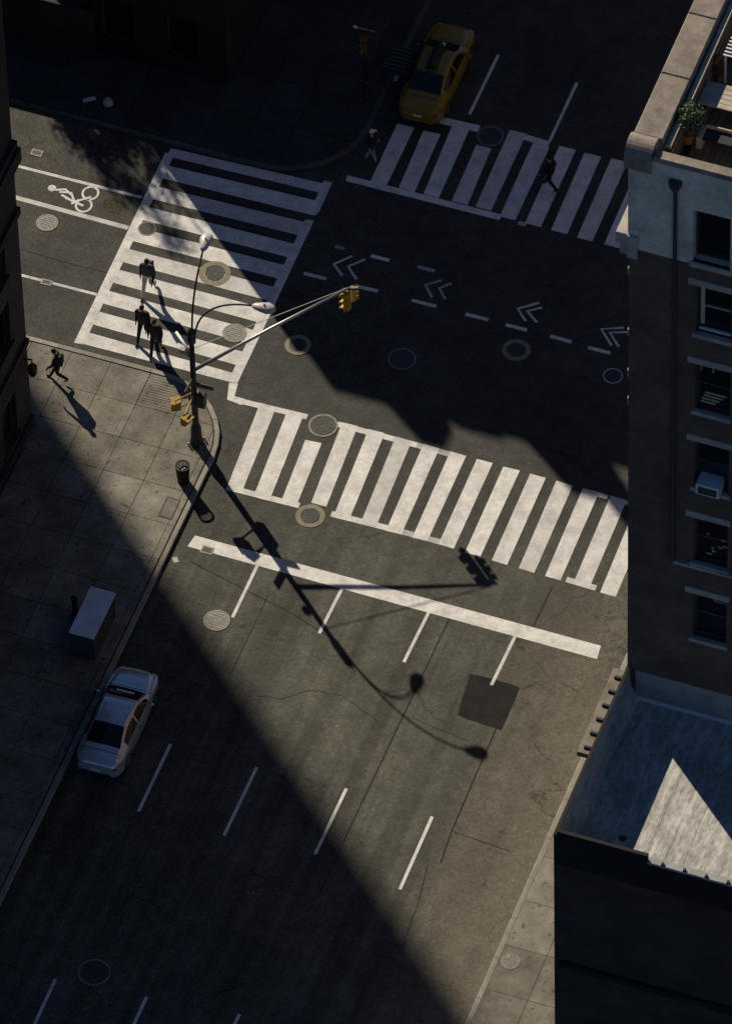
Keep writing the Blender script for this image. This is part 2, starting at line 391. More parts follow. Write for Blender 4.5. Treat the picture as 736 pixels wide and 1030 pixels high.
def stroke(name, pix, width, z, m, parent):
    """painted line of a real width along photograph points"""
    p = [Vector(G(*q)[:2]) for q in pix]; L, Rr = [], []
    for i, q in enumerate(p):
        d = (p[min(i + 1, len(p) - 1)] - p[max(i - 1, 0)]).normalized(); n = Vector((-d.y, d.x)) * width / 2
        L.append(q + n); Rr.append(q - n)
    mb = MB()
    for i in range(len(p) - 1): mb.add([(*L[i], z), (*Rr[i], z), (*Rr[i + 1], z), (*L[i + 1], z)], [(0, 1, 2, 3)])
    o = mb.build(name, m, parent)
    if o.data.polygons[0].normal.z < 0: o.data.flip_normals()
    return o


# lane lines and stop line
for a, b in (((259.3, 568), (233.9, 621)), ((345, 590), (321, 637)), ((432, 614), (406, 666)), ((517.8, 640), (494, 689)),
             ((171.7, 748.5), (139.6, 816)), ((258.3, 771.7), (225.4, 840.4)), ((348.3, 793.2), (316.7, 859.5)), ((434.5, 821.4), (402, 894.7)),
             ((56, 985), (25, 1052)), ((147.6, 1003), (116, 1071)), ((241, 1020), (208, 1090)), ((501, 55), (472, 115)), ((580, 83), (552.5, 142))):
    stroke('lane_line', [a, b], 0.118, 0.0042, 'paint_fresh', road)
flat('stop_line', [(196.3, 538.7), (188.7, 549.6), (600, 663), (603.9, 649.6)], 0.0049, 'paint', road)
stroke('bike_lane_line', [(-20, 157.5), (15.3, 166.4), (142.7, 198.7)], 0.13, 0.0042, 'paint_fresh', road)
stroke('bike_lane_line', [(-20, 189), (13.6, 198), (129, 229.3)], 0.2, 0.0042, 'paint_old', road)
stroke('lane_line', [(-20, 266), (18.7, 276), (98.5, 296.5)], 0.12, 0.0042, 'paint_fresh', road)
for a, b, m in (((305.5, 275), (328, 280.5), 'paint'), ((373, 257.3), (391.5, 262), 'paint'), ((356.5, 287.3), (380, 293), 'paint'), ((420, 268.3), (437, 272.7), 'paint_faint'),
                ((337, 248), (346, 250.3), 'paint_faint'), ((414, 302), (438.5, 308.3), 'paint'), ((468, 316), (491, 321.7), 'paint'), ((508.5, 326.7), (529.5, 332), 'paint'),
                ((553, 338), (574.5, 344), 'paint'), ((591, 349.5), (613.5, 355.3), 'paint')):
    stroke('crossing_dash', [a, b], 0.16, 0.0042, m, road)
for a, b, c, m in (((354, 257.6), (335.7, 265.7), (344.3, 277.4), 'paint'), ((367, 261), (350, 268), (358.5, 281), 'paint'),
                   ((443.6, 282), (427.7, 286.5), (434.3, 299.4), 'paint_faint'), ((453.9, 285), (441.6, 290), (447.7, 301), 'paint_faint'),
                   ((542, 304.5), (520.4, 310.6), (528.5, 323), 'paint'), ((545, 309.4), (530, 313), (539.5, 324.3), 'paint'),
                   ((626.8, 329.7), (604.3, 331), (614.6, 347.5), 'paint'), ((632.4, 333.9), (612.9, 334.6), (621.9, 348.8), 'paint')):
    stroke('bike_chevron', [a, b, c], 0.11, 0.0042, m, road)
# the bicycle painted in the bike lane: two wheels, frame, handlebar, head
bk = MB()
for cx, cy in ((91.2, 194.3), (84.5, 206.6)):
    c = G(cx, cy)
    bk.add([(c.x + math.cos(k * math.pi / 12) * r * .92, c.y + math.sin(k * math.pi / 12) * r, .0042) for k in range(24) for r in (.27, .355)],
           [(2 * k, 2 * k + 1, (2 * k + 3) % 48, (2 * k + 2) % 48) for k in range(24)])
bike = bk.build('bike_symbol', 'paint_fresh', road)
zb_ = .0052
for seg in ([(56, 191), (66, 190.5), (72, 196)], [(62, 196), (75, 203), (92, 198)], [(75, 203), (72, 194), (60, 193)], [(72, 205), (80, 201)], [(66, 199), (84, 207)]):
    stroke('bike_symbol_bar', seg, 0.095, zb_, 'paint_fresh', bike); zb_ += .0005
c = G(52.6, 189.2); MB().prism([(c.x + .16 * math.cos(k), c.y + .16 * math.sin(k)) for k in [i * math.pi / 5 for i in range(10)]], .001, .0046).build('bike_symbol_head', 'paint_fresh', bike)


# crosswalks: edge lines with the bars as their sub-parts
def jit(p, a=.35): return (p[0] + random.uniform(-a, a), p[1] + random.uniform(-a, a))


def crosswalk(edges, bars, ze=0.0):
    q, m = edges[0]; root = flat('crosswalk', q, 0.0042 + ze, m, road)
    for i_e, (q, m) in enumerate(edges[1:]): flat('edge_line', q, 0.00435 + .0001 * i_e + ze, m, root)
    for q, m in bars: flat('stripe', [jit(p) for p in q], 0.0068, m, root)


cw1 = []
Lk = [(171.3 - 9.75 * k, 158.1 + 21.0 * k) for k in range(-1, 10)]; Rk = [(320.8 - 10.3 * k, 193.7 + 21.7 * k) for k in range(-1, 10)]
for k in range(10):                                      # stripe k lies between gap k-1 and gap k
    sl_ = (-9.75 / 21, -10.3 / 21.7)
    a, b = Lk[k], Rk[k]; t0 = 8.2 if k else 13.0
    a0 = (a[0] + sl_[0] * t0, a[1] + t0); b0 = (b[0] + sl_[1] * t0, b[1] + t0)
    a1, b1 = (Lk[k + 1], Rk[k + 1]) if k < 9 else ((84, 346), (231, 384))
    ex = .0 if k != 9 else 0
    cw1.append(([lerp(a0, b0, -.02), lerp(a0, b0, 1.03), lerp(a1, b1, 1.03), lerp(a1, b1, -.02)], 'paint' if k not in (2, 5) else 'paint_old'))
crosswalk([([(166.5, 153.3), (74.7, 344.7), (84.5, 346.5), (175, 156.5)], 'paint'),
           ([(326, 181.5), (334.2, 183.8), (321, 213), (316.5, 217), (311, 213.5)], 'paint_old'),
           ([(307, 221), (316, 221.5), (262, 337), (252.5, 335.5)], 'paint'), ([(252.0, 337), (261, 338.8), (238.5, 386), (230, 382)], 'paint'),
           ([(230.5, 385), (239.5, 386), (236, 398.5), (246, 401.3), (243, 407.5), (228.5, 402)], 'paint')], cw1)
tx = [262, 289.7, 316.5, 344, 370.5, 398, 425.8, 452.6, 479.4, 506.3, 532.6, 559.3, 586, 613.3, 640.5]
bx = [227.3, 255, 282, 309.5, 334.7, 362.5, 388.3, 414.3, 440.6, 467.3, 494.3, 521.2, 548, 576, 603]
T2 = lambda x: 405.5 + (x - 262) * .237 if x < 360 else 428.7 + (x - 360) * .276
B2 = lambda x: 493.6 + (x - 230.8) * .255 if x < 430 else 544.4 + (x - 430) * .297
cw2 = []
for k in range(15):
    wt, wb = (16.2, 15.6)
    a, b, c, d = (tx[k], T2(tx[k])), (tx[k] + wt, T2(tx[k] + wt)), (bx[k] + wb, B2(bx[k] + wb)), (bx[k], B2(bx[k]))
    if k == 2: a, b = lerp(a, d, .27), lerp(b, c, .27)
    if k == 3: c, d = lerp(c, b, .09), lerp(d, a, .09)
    cw2.append(([a, b, c, d], 'paint' if k not in (5, 11) else 'paint_old'))
def e2t(x0, x1, m, h=5.0): return ([(x0, T2(x0)), (x1, T2(x1)), (x1 - 2.2, T2(x1) + h), (x0 - 2.2, T2(x0) + h)], m)
def e2b(x0, x1, m, h=5.2): return ([(x0 + 2.2, B2(x0) - h), (x1 + 2.2, B2(x1) - h), (x1, B2(x1)), (x0, B2(x0))], m)
e2 = [e2t(244, 310, 'paint'), e2t(340, 420, 'paint'), e2t(420, 455, 'paint_faint'), e2t(598, 612, 'paint_old', 4), e2t(627, 641, 'paint_old', 4),
      e2b(227, 300, 'paint'), e2b(332, 404, 'paint'), e2b(404, 442, 'paint_faint'), e2b(568, 598, 'paint_old')]
crosswalk(e2, cw2, 0.0009)
TL = [(399.8, 124), (425.9, 131), (456.3, 123), (479, 145.6), (512.4, 130.6), (535.9, 143.8), (562.3, 146.5), (587.8, 153.4), (614.3, 159), (641, 168)]
BL = [(372.6, 182.5), (400.9, 189), (425.4, 195), (454, 202), (478, 208), (502.2, 217.5), (527.7, 224.7), (554, 231.4), (579.7, 239), (607, 245.7)]
cw3 = [([a, (a[0] + (16.6 if i != 3 else 15), a[1] + 4.3), (b[0] + 15.8, b[1] + 4.2), b], 'paint_old' if i in (3, 4) else 'paint') for i, (a, b) in enumerate(zip(TL, BL))]
crosswalk([([(349.5, 176.3), (347.5, 182), (502, 221.5), (504.5, 216)], 'paint'), ([(444, 117.5), (483, 126.5), (480, 133), (441, 124)], 'paint'),
           ([(515, 131), (553, 142.5), (551, 148), (512, 136.5)], 'paint'), ([(522, 222), (530, 224), (528, 228), (520, 226)], 'paint_faint')], cw3)

# repairs, seams and the cracked corner
flat('asphalt_patch', [(472.5, 678), (480, 679), (489, 681.5), (497, 683), (505, 686), (514, 688), (522, 691.5), (520, 698), (517, 706), (513, 714), (509.5, 723), (504, 734.5), (496, 732), (487, 729.5), (478, 726), (469, 723.5), (460, 719), (462, 712), (464.5, 702), (468.5, 691)], 0.0028, 'patch', road)
for pts, wd in (([(454, 617), (430, 668), (385, 763), (344, 849), (322, 897)], .045), ([(500, 730), (478, 780), (454, 836), (443, 868)], .05), ([(454, 836), (480, 845), (512, 856)], .03),
                ([(555, 590), (542, 618), (530, 642)], .04), ([(527, 494), (508, 536), (490, 575)], .025), ([(192, 565), (240, 590), (290, 615), (330, 640)], .035),
                ([(270, 598), (250, 640), (232, 678)], .03), ([(258, 700), (285, 703), (310, 694), (345, 700), (380, 726)], .02), ([(410, 720), (440, 733), (470, 745)], .02),
                ([(18, 250), (60, 262), (110, 275)], .02), ([(95, 300), (120, 308), (160, 322)], .025), ([(430, 870), (420, 910), (405, 950)], .03), ([(560, 480), (600, 470), (632, 478)], .02)):
    stroke('tar_seam', pts, wd, 0.0032, 'seam', road)
pl = [(608, 583), (622, 578), (632, 575), (640, 590), (640, 640), (634, 655), (622, 676), (612, 700), (604, 690), (612, 660), (598, 640), (606, 610)]
flat('cracked_asphalt', pl, 0.0022, 'crack', road)
flat('paint_splash', [(105, 201), (116, 199), (124, 206), (121, 215), (110, 214), (103, 208)], 0.0030, 'greenpaint', road)
flat('chalk_mark', [(173, 561), (178, 560), (180, 565), (175, 566)], 0.003, 'paint_faint', road)


# ------------------------------------------------------------------ sidewalks: body, flagstones, kerb stones
def clip(poly, a, b, c):
    """keep a*x+b*y<=c"""
    out = []
    for i, p in enumerate(poly):
        q = poly[(i + 1) % len(poly)]; dp = a * p[0] + b * p[1] - c; dq = a * q[0] + b * q[1] - c
        if dp <= 0: out.append(p)
        if dp * dq < 0: t = dp / (dp - dq); out.append((p[0] + (q[0] - p[0]) * t, p[1] + (q[1] - p[1]) * t))
    return out


def clip_to(poly, conv):
    n = len(conv)
    for i in range(n):
        p, q = conv[i], conv[(i + 1) % n]; nx, ny = q[1] - p[1], -(q[0] - p[0])
        poly = clip(poly, nx, ny, nx * p[0] + ny * p[1])
        if len(poly) < 3: return []
    return poly


def area(p): return abs(sum(p[i][0] * p[(i + 1) % len(p)][1] - p[(i + 1) % len(p)][0] * p[i][1] for i in range(len(p)))) / 2


def sidewalk(name, outer, inner, x0, y0, px, py, nx, ny, skip, mfun):
    """outer: convex outline counter-clockwise to the kerb's face; inner: to its back; flagstones clipped to inner"""
    base = struct(MB().prism(outer, -0.02, 0.085).build(name, 'joint'))
    gp = 0.010
    for i in range(nx):
        for j in range(ny):
            c = [(x0 + i * px + gp, y0 + j * py + gp), (x0 + (i + 1) * px - gp, y0 + j * py + gp), (x0 + (i + 1) * px - gp, y0 + (j + 1) * py - gp), (x0 + i * px + gp, y0 + (j + 1) * py - gp)]
            c = clip_to(c, inner)
            if len(c) < 3 or area(c) < .06 or skip(x0 + (i + .5) * px, y0 + (j + .5) * py): continue
            MB().prism(c, 0.07, 0.108 + random.uniform(0, .004)).build('flagstone', mfun(x0 + (i + .5) * px, y0 + (j + .5) * py), base)
    return base


def kerb(path, wd, parent, side, step=1.83, m_='kerb'):
    """kerb stones along a path, their backs wd to the given side"""
    P_ = [Vector(p) for p in path]; seg = [(P_[i + 1] - P_[i]).length for i in range(len(P_) - 1)]; tot = sum(seg)

    def at(s):
        s = max(0, min(tot - 1e-6, s))
        for i, l in enumerate(seg):
            if s <= l: d = (P_[i + 1] - P_[i]) / l; return P_[i] + d * s, Vector((-d.y, d.x)) * side
            s -= l
    n = max(1, round(tot / step))
    for k in range(n):
        ss = [tot * (k + t) / n for t in (0.004, .34, .67, .996)]; o, b = [], []
        for s in ss: p, nn = at(s); o.append(p); b.append(p + nn * wd)
        z = .112 + random.uniform(-.004, .005); mb = MB(); m = len(o)
        vs = [(*p, -.01) for p in o] + [(*(p + (q - p) * .06), z - .012) for p, q in zip(o, b)] + [(*(p + (q - p) * .22), z) for p, q in zip(o, b)] + [(*q, z) for q in b] + [(*q, -.01) for q in b]
        fs = [(r * m + i, r * m + i + 1, (r + 1) * m + i + 1, (r + 1) * m + i) for r in range(4) for i in range(m - 1)]
        fs += [[r * m for r in range(5)][::-1], [r * m + m - 1 for r in range(5)]]
        mb.add(vs, fs).build('kerb_stone', m_, parent)


def arc(cx, cy, r, a0, a1, n=12): return [(cx + r * math.cos(R(a0 + (a1 - a0) * k / n)), cy + r * math.sin(R(a0 + (a1 - a0) * k / n))) for k in range(n + 1)]


KW = 0.22
# south-west corner
o_ = [(-40, -60), (-6.0, -60)] + arc(-9.2, .55, 3.2, 0, 90) + [(-40, 3.75)]
i_ = [(-40, -60), (-6.03 - KW, -60)] + arc(-9.2, .55, 3.17 - KW, 0, 90) + [(-40, 3.72 - KW)]
sw = sidewalk('sidewalk', [(p[0] - .02 if p[0] > -39 else p[0], p[1] - .02) for p in o_], i_, -17.28, 3.55 - 1.62 * 20, 1.54, 1.62, 8, 20,
              lambda x, y: (x < -13 and y < -.6) or (-9.6 < x < -8.1 and 1.9 < y < 3.6), lambda x, y: 'concrete_new' if (-10 < x and -9 < y < -1.0) else 'concrete')
KW = .19
kerb([(-6.0, -30)] + arc(-9.2, .55, 3.2, 0, 90) + [(-24, 3.75)], KW, sw, 1)
rp = MB().box(-9.56, -8.06, 1.94, 3.5, 0.07, 0.102)
for k in range(13): rp.box(-9.52, -8.1, 1.98 + k * .117, 2.04 + k * .117, .1025, .112)
rp.build('grooved_ramp_slab', 'concrete', sw)
# north-west corner
o_ = [(-60, 14.2)] + arc(-9.3, 17.4, 3.2, -90, 0) + [(-6.1, 80), (-60, 80)]
i_ = [(-60, 14.2 + KW)] + arc(-9.3, 17.4, 3.2 - KW, -90, 0) + [(-6.1 - KW, 80), (-60, 80)]
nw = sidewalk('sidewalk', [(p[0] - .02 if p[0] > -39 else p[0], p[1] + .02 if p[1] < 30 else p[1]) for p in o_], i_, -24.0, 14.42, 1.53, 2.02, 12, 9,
              lambda x, y: x < -11.9 and y > 17.6, lambda x, y: 'concrete_shade')
kerb([(-26, 14.2)] + arc(-9.3, 17.4, 3.2, -90, 0) + [(-6.1, 40)], KW, nw, 1, m_='kerb_shade')
# east side
o_ = [(10.97, -60), (40, -60), (40, 3.73), (14.15, 3.73)] + arc(14.15, .55, 3.18, 90, 180)[1:]
i_ = [(10.98 + KW, -60), (40, -60), (40, 3.75 - KW), (14.15, 3.75 - KW)] + arc(14.15, .55, 3.2 - KW, 90, 180)[1:]
es = sidewalk('sidewalk', o_, i_, 10.95 + KW, 3.5 - 2.02 * 16, 1.53, 2.02, 3, 16, lambda x, y: x > 15.3, lambda x, y: 'concrete_new' if int(y * 7) % 3 else 'concrete')
kerb([(26, 3.75)] + arc(14.15, .55, 3.2, 90, 180) + [(10.95, -32)], KW, es, 1)


# ------------------------------------------------------------------ covers in the road and sidewalk
def cover(px, py, rx, style, label, z=0.0):
    c = G(px, py, z); r = rx / 28.0; o = thing('manhole_cover', (c.x, c.y, z), label, 'manhole cover')
    if style == 'collar':
        MB().ring((c.x, c.y), r * .66, r, z - .02, z + .008).build('collar', 'collar', o); r *= .62; m = 'iron'
    elif style == 'whitering':
        MB().ring((c.x, c.y), r * .90, r, z - .02, z + .008).build('frame_ring', 'paint_old', o); r *= .88; m = 'iron'
    else:
        m = 'iron_grey' if style == 'grey' else 'iron'
        MB().ring((c.x, c.y), r * .88, r, z - .02, z + .010).build('frame_ring', 'iron_grey', o); r *= .86
    MB().lathe((c.x, c.y, z), [(r, -.02), (r, .006)], 28).build('lid', m, o)
    tr = MB()
    if style == 'grey':
        for k in range(-3, 4):
            for j in range(-3, 4):
                if (k * k + j * j) * .058 < .72: tr.box(c.x + (k + .25 * (j % 2)) * r * .25 - r * .09, c.x + (k + .25 * (j % 2)) * r * .25 + r * .09, c.y + j * r * .25 - r * .045, c.y + j * r * .25 + r * .045, z + .0, z + .015)
    else:
        for q in (.9, .6, .3): tr.ring((c.x, c.y), r * (q - .09), r * q, z, z + .014, 24)
        for k in range(12):
            a = k * math.pi / 6; d = Vector((math.cos(a), math.sin(a))); n = Vector((-d.y, d.x)) * r * .035
            p, q = Vector((c.x, c.y)) + d * r * .32, Vector((c.x, c.y)) + d * r * .88
            tr.prism([p - n, q - n, q + n, p + n], z, z + .012)
    tr.build('tread', 'iron_grey' if style == 'grey' else 'iron', o)['kind'] = 'stuff'


for a in ((325, 428, 15, 'iron', 'dark iron manhole cover breaking the top line of the lower crosswalk'),
          (312, 519, 15, 'collar', 'manhole in pale concrete collar at lower edge of the lower crosswalk'),
          (218, 624, 13.5, 'grey', 'pale grey manhole cover by the first lane line below the stop line'),
          (299.6, 347, 13.5, 'collar', 'manhole in tan collar at the shadow edge right of the left crosswalk'),
          (216, 275, 16.5, 'collar', 'large collared manhole on the left crosswalk below the top lamp head'),
          (236, 335, 12.5, 'grey', 'grey manhole cover on the left crosswalk beside the mast arm'),
          (148, 230, 9.5, 'iron', 'small round cover at the left edge line of the left crosswalk'),
          (47.6, 224, 11.5, 'grey', 'grey manhole cover in the cross street below the bike symbol'),
          (616, 378, 10, 'whitering', 'cover with thin white ring in the dark crossing beside the brick building'),
          (519, 352, 14.5, 'collar', 'faint collared manhole in the dark crossing under the dashes'),
          (404, 361, 14.5, 'iron', 'dark manhole in the middle of the shaded crossing'),
          (493, 137, 14, 'iron', 'dark manhole at the upper edge of the far crosswalk'),
          (95, 978, 16, 'iron', 'faint manhole in the deep shade at the lower left')):
    cover(*a, z=0.007)
cover(513, 967, 9.5, 'grey', 'round pale cover set in the sunlit right sidewalk', 0.112)


def hatch(pix, z, label, nm='utility_hatch', inner='iron'):
    w_ = [G(p[0], p[1], z) for p in pix]; x0, x1 = min(p.x for p in w_), max(p.x for p in w_); y0, y1 = min(p.y for p in w_), max(p.y for p in w_)
    o = thing(nm, ((x0 + x1) / 2, (y0 + y1) / 2, z), label, 'hatch'); fr = .06 if x1 - x0 > .4 else .045
    f = MB().box(x0, x1, y0, y0 + fr, z - .02, z + .012).box(x0, x1, y1 - fr, y1, z - .02, z + .012).box(x0, x0 + fr, y0 + fr, y1 - fr, z - .02, z + .012).box(x1 - fr, x1, y0 + fr, y1 - fr, z - .02, z + .012)
    f.build('frame', 'iron' if z > .05 else 'iron_grey', o); MB().box(x0 + fr, x1 - fr, y0 + fr, y1 - fr, z - .02, z + .007).build('lid', inner, o)


hatch([(168, 499.5), (182, 503), (170, 522), (166, 518)], .112, 'rectangular metal hatch in pale sidewalk slab near the litter basket', inner='concrete')
hatch([(33, 150), (43, 152), (42, 157), (33, 156)], 0.003, 'small square valve cover in the left street near the far kerb')
hatch([(43, 280), (52, 283), (51, 288), (42, 285)], 0.003, 'small square valve cover on the lane line of the left street')
hatch([(204, 549), (214, 551), (213, 558), (203, 556)], 0.003, 'small square valve cover on the left end of the stop line')

# ------------------------------------------------------------------ buildings
def wall_y(mb, y, x0, x1, z0, z1, holes, depth):
    """front facing -y with openings (x0,x1,z0,z1) set back by depth"""
    xs = sorted({x0, x1, *[h[0] for h in holes], *[h[1] for h in holes]}); zs = sorted({z0, z1, *[h[2] for h in holes], *[h[3] for h in holes]})
    for i in range(len(xs) - 1):
        for j in range(len(zs) - 1):
            cx, cz = (xs[i] + xs[i + 1]) / 2, (zs[j] + zs[j + 1]) / 2
            if any(h[0] < cx < h[1] and h[2] < cz < h[3] for h in holes): continue
            mb.add([(xs[i], y, zs[j]), (xs[i + 1], y, zs[j]), (xs[i + 1], y, zs[j + 1]), (xs[i], y, zs[j + 1])], [(0, 1, 2, 3)])
    for a, b, c, d in holes:
        e = y + depth
        mb.add([(a, y, c), (b, y, c), (b, y, d), (a, y, d), (a, e, c), (b, e, c), (b, e, d), (a, e, d)], [(0, 4, 5, 1), (1, 5, 6, 2), (2, 6, 7, 3), (3, 7, 4, 0), (4, 5, 6, 7)])
    return mb


BL_ = 15.2                                               # building line of the east side
# ---- tall brick building on the right
YB = -15.65
B4 = thing('brick_building', (BL_, YB, 0), 'tall dark brick building with grey stucco top storey and roof terrace on the right', 'building')
cols = [(17.45, 18.62), (20.6, 21.8), (23.6, 24.8)]
lint = [36.64, 32.82, 28.96, 25.08, 21.14]
hb, hs = [], []
for a, b in cols:
    for z in lint: hb.append((a, b, z - 2.62, z - .27))
    hs.append((a - .13, b - .07, 37.5, 40.2))
X1 = 27.0
mb = wall_y(MB(), YB, BL_, X1, 14.0, 37.35, hb, .42)
mb.add([(BL_, YB, 0), (BL_, 3.7, 0), (BL_, 3.7, 37.35), (BL_, YB, 37.35)], [(0, 1, 2, 3)]).add([(X1, YB, 0), (X1, 3.7, 0), (X1, 3.7, 37.35), (X1, YB, 37.35)], [(0, 1, 2, 3)])
mb.add([(BL_, 3.7, 0), (X1, 3.7, 0), (X1, 3.7, 37.35), (BL_, 3.7, 37.35)], [(0, 1, 2, 3)]).build('brick_wall', 'brick', B4)
mb = wall_y(MB(), YB - .03, BL_ - .03, X1, 37.352, 41.75, hs, .5)
mb.add([(BL_ - .03, YB - .03, 37.352), (BL_ - .03, 3.73, 37.352), (BL_ - .03, 3.73, 41.75), (BL_ - .03, YB - .03, 41.75)], [(0, 1, 2, 3)])
mb.add([(BL_ - .03, 3.73, 37.352), (X1, 3.73, 37.352), (X1, 3.73, 41.75), (BL_ - .03, 3.73, 41.75)], [(0, 1, 2, 3)]).add([(X1, YB, 37.352), (X1, 3.7, 37.352), (X1, 3.7, 41.75), (X1, YB, 41.75)], [(0, 1, 2, 3)])
mb.add([(BL_ - .03, YB - .03, 37.352), (X1, YB - .03, 37.352), (X1, YB, 37.352), (BL_ - .03, YB, 37.352)], [(0, 1, 2, 3)]).build('stucco_band', 'stucco', B4)
MB().box(BL_ + .3, X1 - .01, YB + .3, 3.4, 40.05, 40.35).build('roof', 'tar', B4)
# copings
n = 7
for k in range(n):
    y0 = -14.95 + (3.75 + 14.95) / n * k; y1 = -14.95 + (3.75 + 14.95) / n * (k + 1) - .02
    MB().bev(BL_ - .1, BL_ + .86, y0, y1, 41.752, 42.0, .03).build('coping_stone', 'coping', B4)
MB().box(BL_ - .03, BL_ + .7, YB + .2, 3.7, 39.9, 41.75).build('parapet', 'stucco', B4)
MB().bev(BL_ + .80, X1, YB - .06, YB + .32, 41.752, 41.95, .03).build('front_coping', 'coping', B4)
MB().box(BL_ + .7, X1 - .01, YB + .0, YB + .26, 39.9, 41.75).build('front_parapet', 'stucco', B4)
cap = MB(); pr = [(-.12, 41.2)] + [(.34 - .46 * math.cos(R(a)), 41.75 + .42 * math.sin(R(a))) for a in range(0, 181, 15)] + [(.80, 41.2)]
nn = len(pr); cap.add([(BL_ - .14, YB + p[0], p[1]) for p in pr] + [(BL_ + .74, YB + p[0], p[1]) for p in pr], [list(range(nn)), list(range(nn, 2 * nn))[::-1]] + [(i, (i + 1) % nn, nn + (i + 1) % nn, nn + i) for i in range(nn)])
cap.build('rounded_corner_cap', 'coping', B4)
MB().box(BL_ - .42, BL_ - .031, YB - .06, 3.7, 37.5, 38.0).box(BL_ - .3, BL_ - .031, YB - .03, 3.6, 37.0, 37.5).box(BL_ - .031, BL_ + .3, YB - .12, YB - .031, 36.95, 38.0).build('belt_course', 'stone', B4)
MB().box(BL_ - .22, BL_ - .031, YB + .3, 3.7, 40.7, 40.95).build('upper_ledge', 'stone', B4)
for z in (36.0, 33.0, 31.0, 29.6):
    MB().box(BL_ - .13, BL_ - .001, YB + .25, YB + 1.5, z - .32, z).build('side_sill', 'stone', B4)
cabl = {}
for ci, (a, b) in enumerate(cols):
    for wi, z in enumerate(lint):
        yb = YB + .26; z0, z1 = z - 2.62, z - .27
        MB().bev(a - .26, b + .10, YB - .05, YB + .02, z - .27, z, .012).build('lintel', 'stone', B4)
        MB().bev(a - .10, b + .06, YB - .09, YB + .10, z0 - .14, z0 + .02, .012).build('sill', 'flashing', B4)
        fr = MB().box(a, a + .07, yb, yb + .08, z0, z1).box(b - .07, b, yb, yb + .08, z0, z1).box(a + .07, b - .07, yb, yb + .08, z1 - .08, z1).box(a + .07, b - .07, yb, yb + .08, z0, z0 + .08)
        wn = fr.build('window', 'frame', B4); zm = (z0 + z1) / 2
        MB().box(a + .07, b - .07, yb - .03, yb + .05, zm - .04, zm + .04).build('meeting_rail', 'sash' if wi == 0 else 'frame', wn)
        MB().box(a + .07, b - .07, yb + .03, yb + .045, zm + .04, z1 - .08).build('pane', 'winglass', wn)
        MB().box(a + .07, b - .07, yb + .01, yb + .025, z0 + .08, zm - .04).build('pane', 'winglass', wn)
        if ci == 0 and wi == 0:
            MB().box(a + .09, a + .22, yb - .07, yb - .035, z0 + .3, z1 - .1).build('curtain', 'blind', wn)
            MB().box(a + .05, b - .03, yb - .12, yb - .035, z0 + .08, z0 + .16).build('bottom_rail', 'white', wn)
        if ci == 0 and wi == 1:
            MB().box(a + .1, a + .55, yb - .05, yb - .02, z1 - .32, z1 - .24).box(a + .1, a + .15, yb - .05, yb - .02, z1 - .55, z1 - .32).box(a + .50, a + .55, yb - .05, yb - .02, z1 - .55, z1 - .32).build('inner_frame', 'sash', wn)
            sh = MB()
            for k in range(4): sh.box(a + .12 + .05 * k, b - .55 + .12 * k, yb - .06, yb - .02, z0 + .25 + .16 * k, z0 + .31 + .16 * k)
            sh.build('sill_clutter', 'blind', wn)  # warm reflections in the glass, put in as cream strips
        if ci == 0 and wi == 2:
            ac = MB().bev(a + .16, b - .22, YB - .34, yb, z0 + .10, z0 + .58, .02).build('air_conditioner', 'cabinet', wn)
            MB().box(a + .24, b - .30, YB - .352, YB - .342, z0 + .16, z0 + .5).build('grille', 'frame', ac)
        if ci == 0 and wi == 3:
            for k in range(7):
                x = a + .14 + random.random() * .85; q = z0 + .3 + random.random() * 1.1
                MB().bev(x, x + random.uniform(.06, .2), yb - .06, yb - .02, q, q + random.uniform(.04, .09), .008).build('sill_clutter', 'blind' if k % 2 else 'sash', wn)  # glints on the window glass, put in as small pale pieces
        if ci == 0 and wi == 4:
            MB().box(b - .5, b - .12, yb - .05, yb - .02, z1 - .22, z1 - .19).box(b - .5, b - .12, yb - .05, yb - .02, z1 - .45, z1 - .42).box(b - .5, b - .47, yb - .05, yb - .02, z1 - .42, z1 - .22).box(b - .15, b - .12, yb - .05, yb - .02, z1 - .42, z1 - .22).build('inner_frame', 'sash', wn)
    a2, b2 = a - .13, b - .07; yb = YB + .3
    wn = MB().box(a2, a2 + .08, yb, yb + .08, 37.5, 40.2).box(b2 - .08, b2, yb, yb + .08, 37.5, 40.2).box(a2 + .08, b2 - .08, yb, yb + .08, 40.1, 40.2).box(a2 + .08, b2 - .08, yb, yb + .08, 37.5, 37.6).build('window', 'frame', B4)
    MB().box(a2 + .08, b2 - .08, yb + .03, yb + .045, 37.6, 40.1).build('pane', 'winglass', wn)
    MB().bev(a2 - .08, b2 + .08, YB - .10, YB + .10, 37.28, 37.5, .015).build('sill', 'flashing', B4)
dp = MB().tube([(16.75, YB - .1, 41.0), (16.75, YB - .1, 22.35)], .07, 8).lathe((16.75, YB - .12, 40.75), [(.1, 0), (.17, .1), (.22, .3), (.22, .42)], 10)
dp.build('drainpipe', 'frame', B4)
MB().box(16.8, X1, YB - .12, YB - .001, 22.25, 22.38).build('pipe_ledge', 'flashing', B4)
MB().box(BL_ + .3, X1, YB - .03, YB - .001, 14.3, 15.95).build('base_flashing', 'flashing', B4)
MB().add([(BL_ + .31, YB - .031, 14.62), (X1, YB - .031, 14.62), (X1, YB - .12, 14.52), (BL_ + .31, YB - .12, 14.52)], [(0, 1, 2, 3)]).build('cant_strip', 'white', B4)

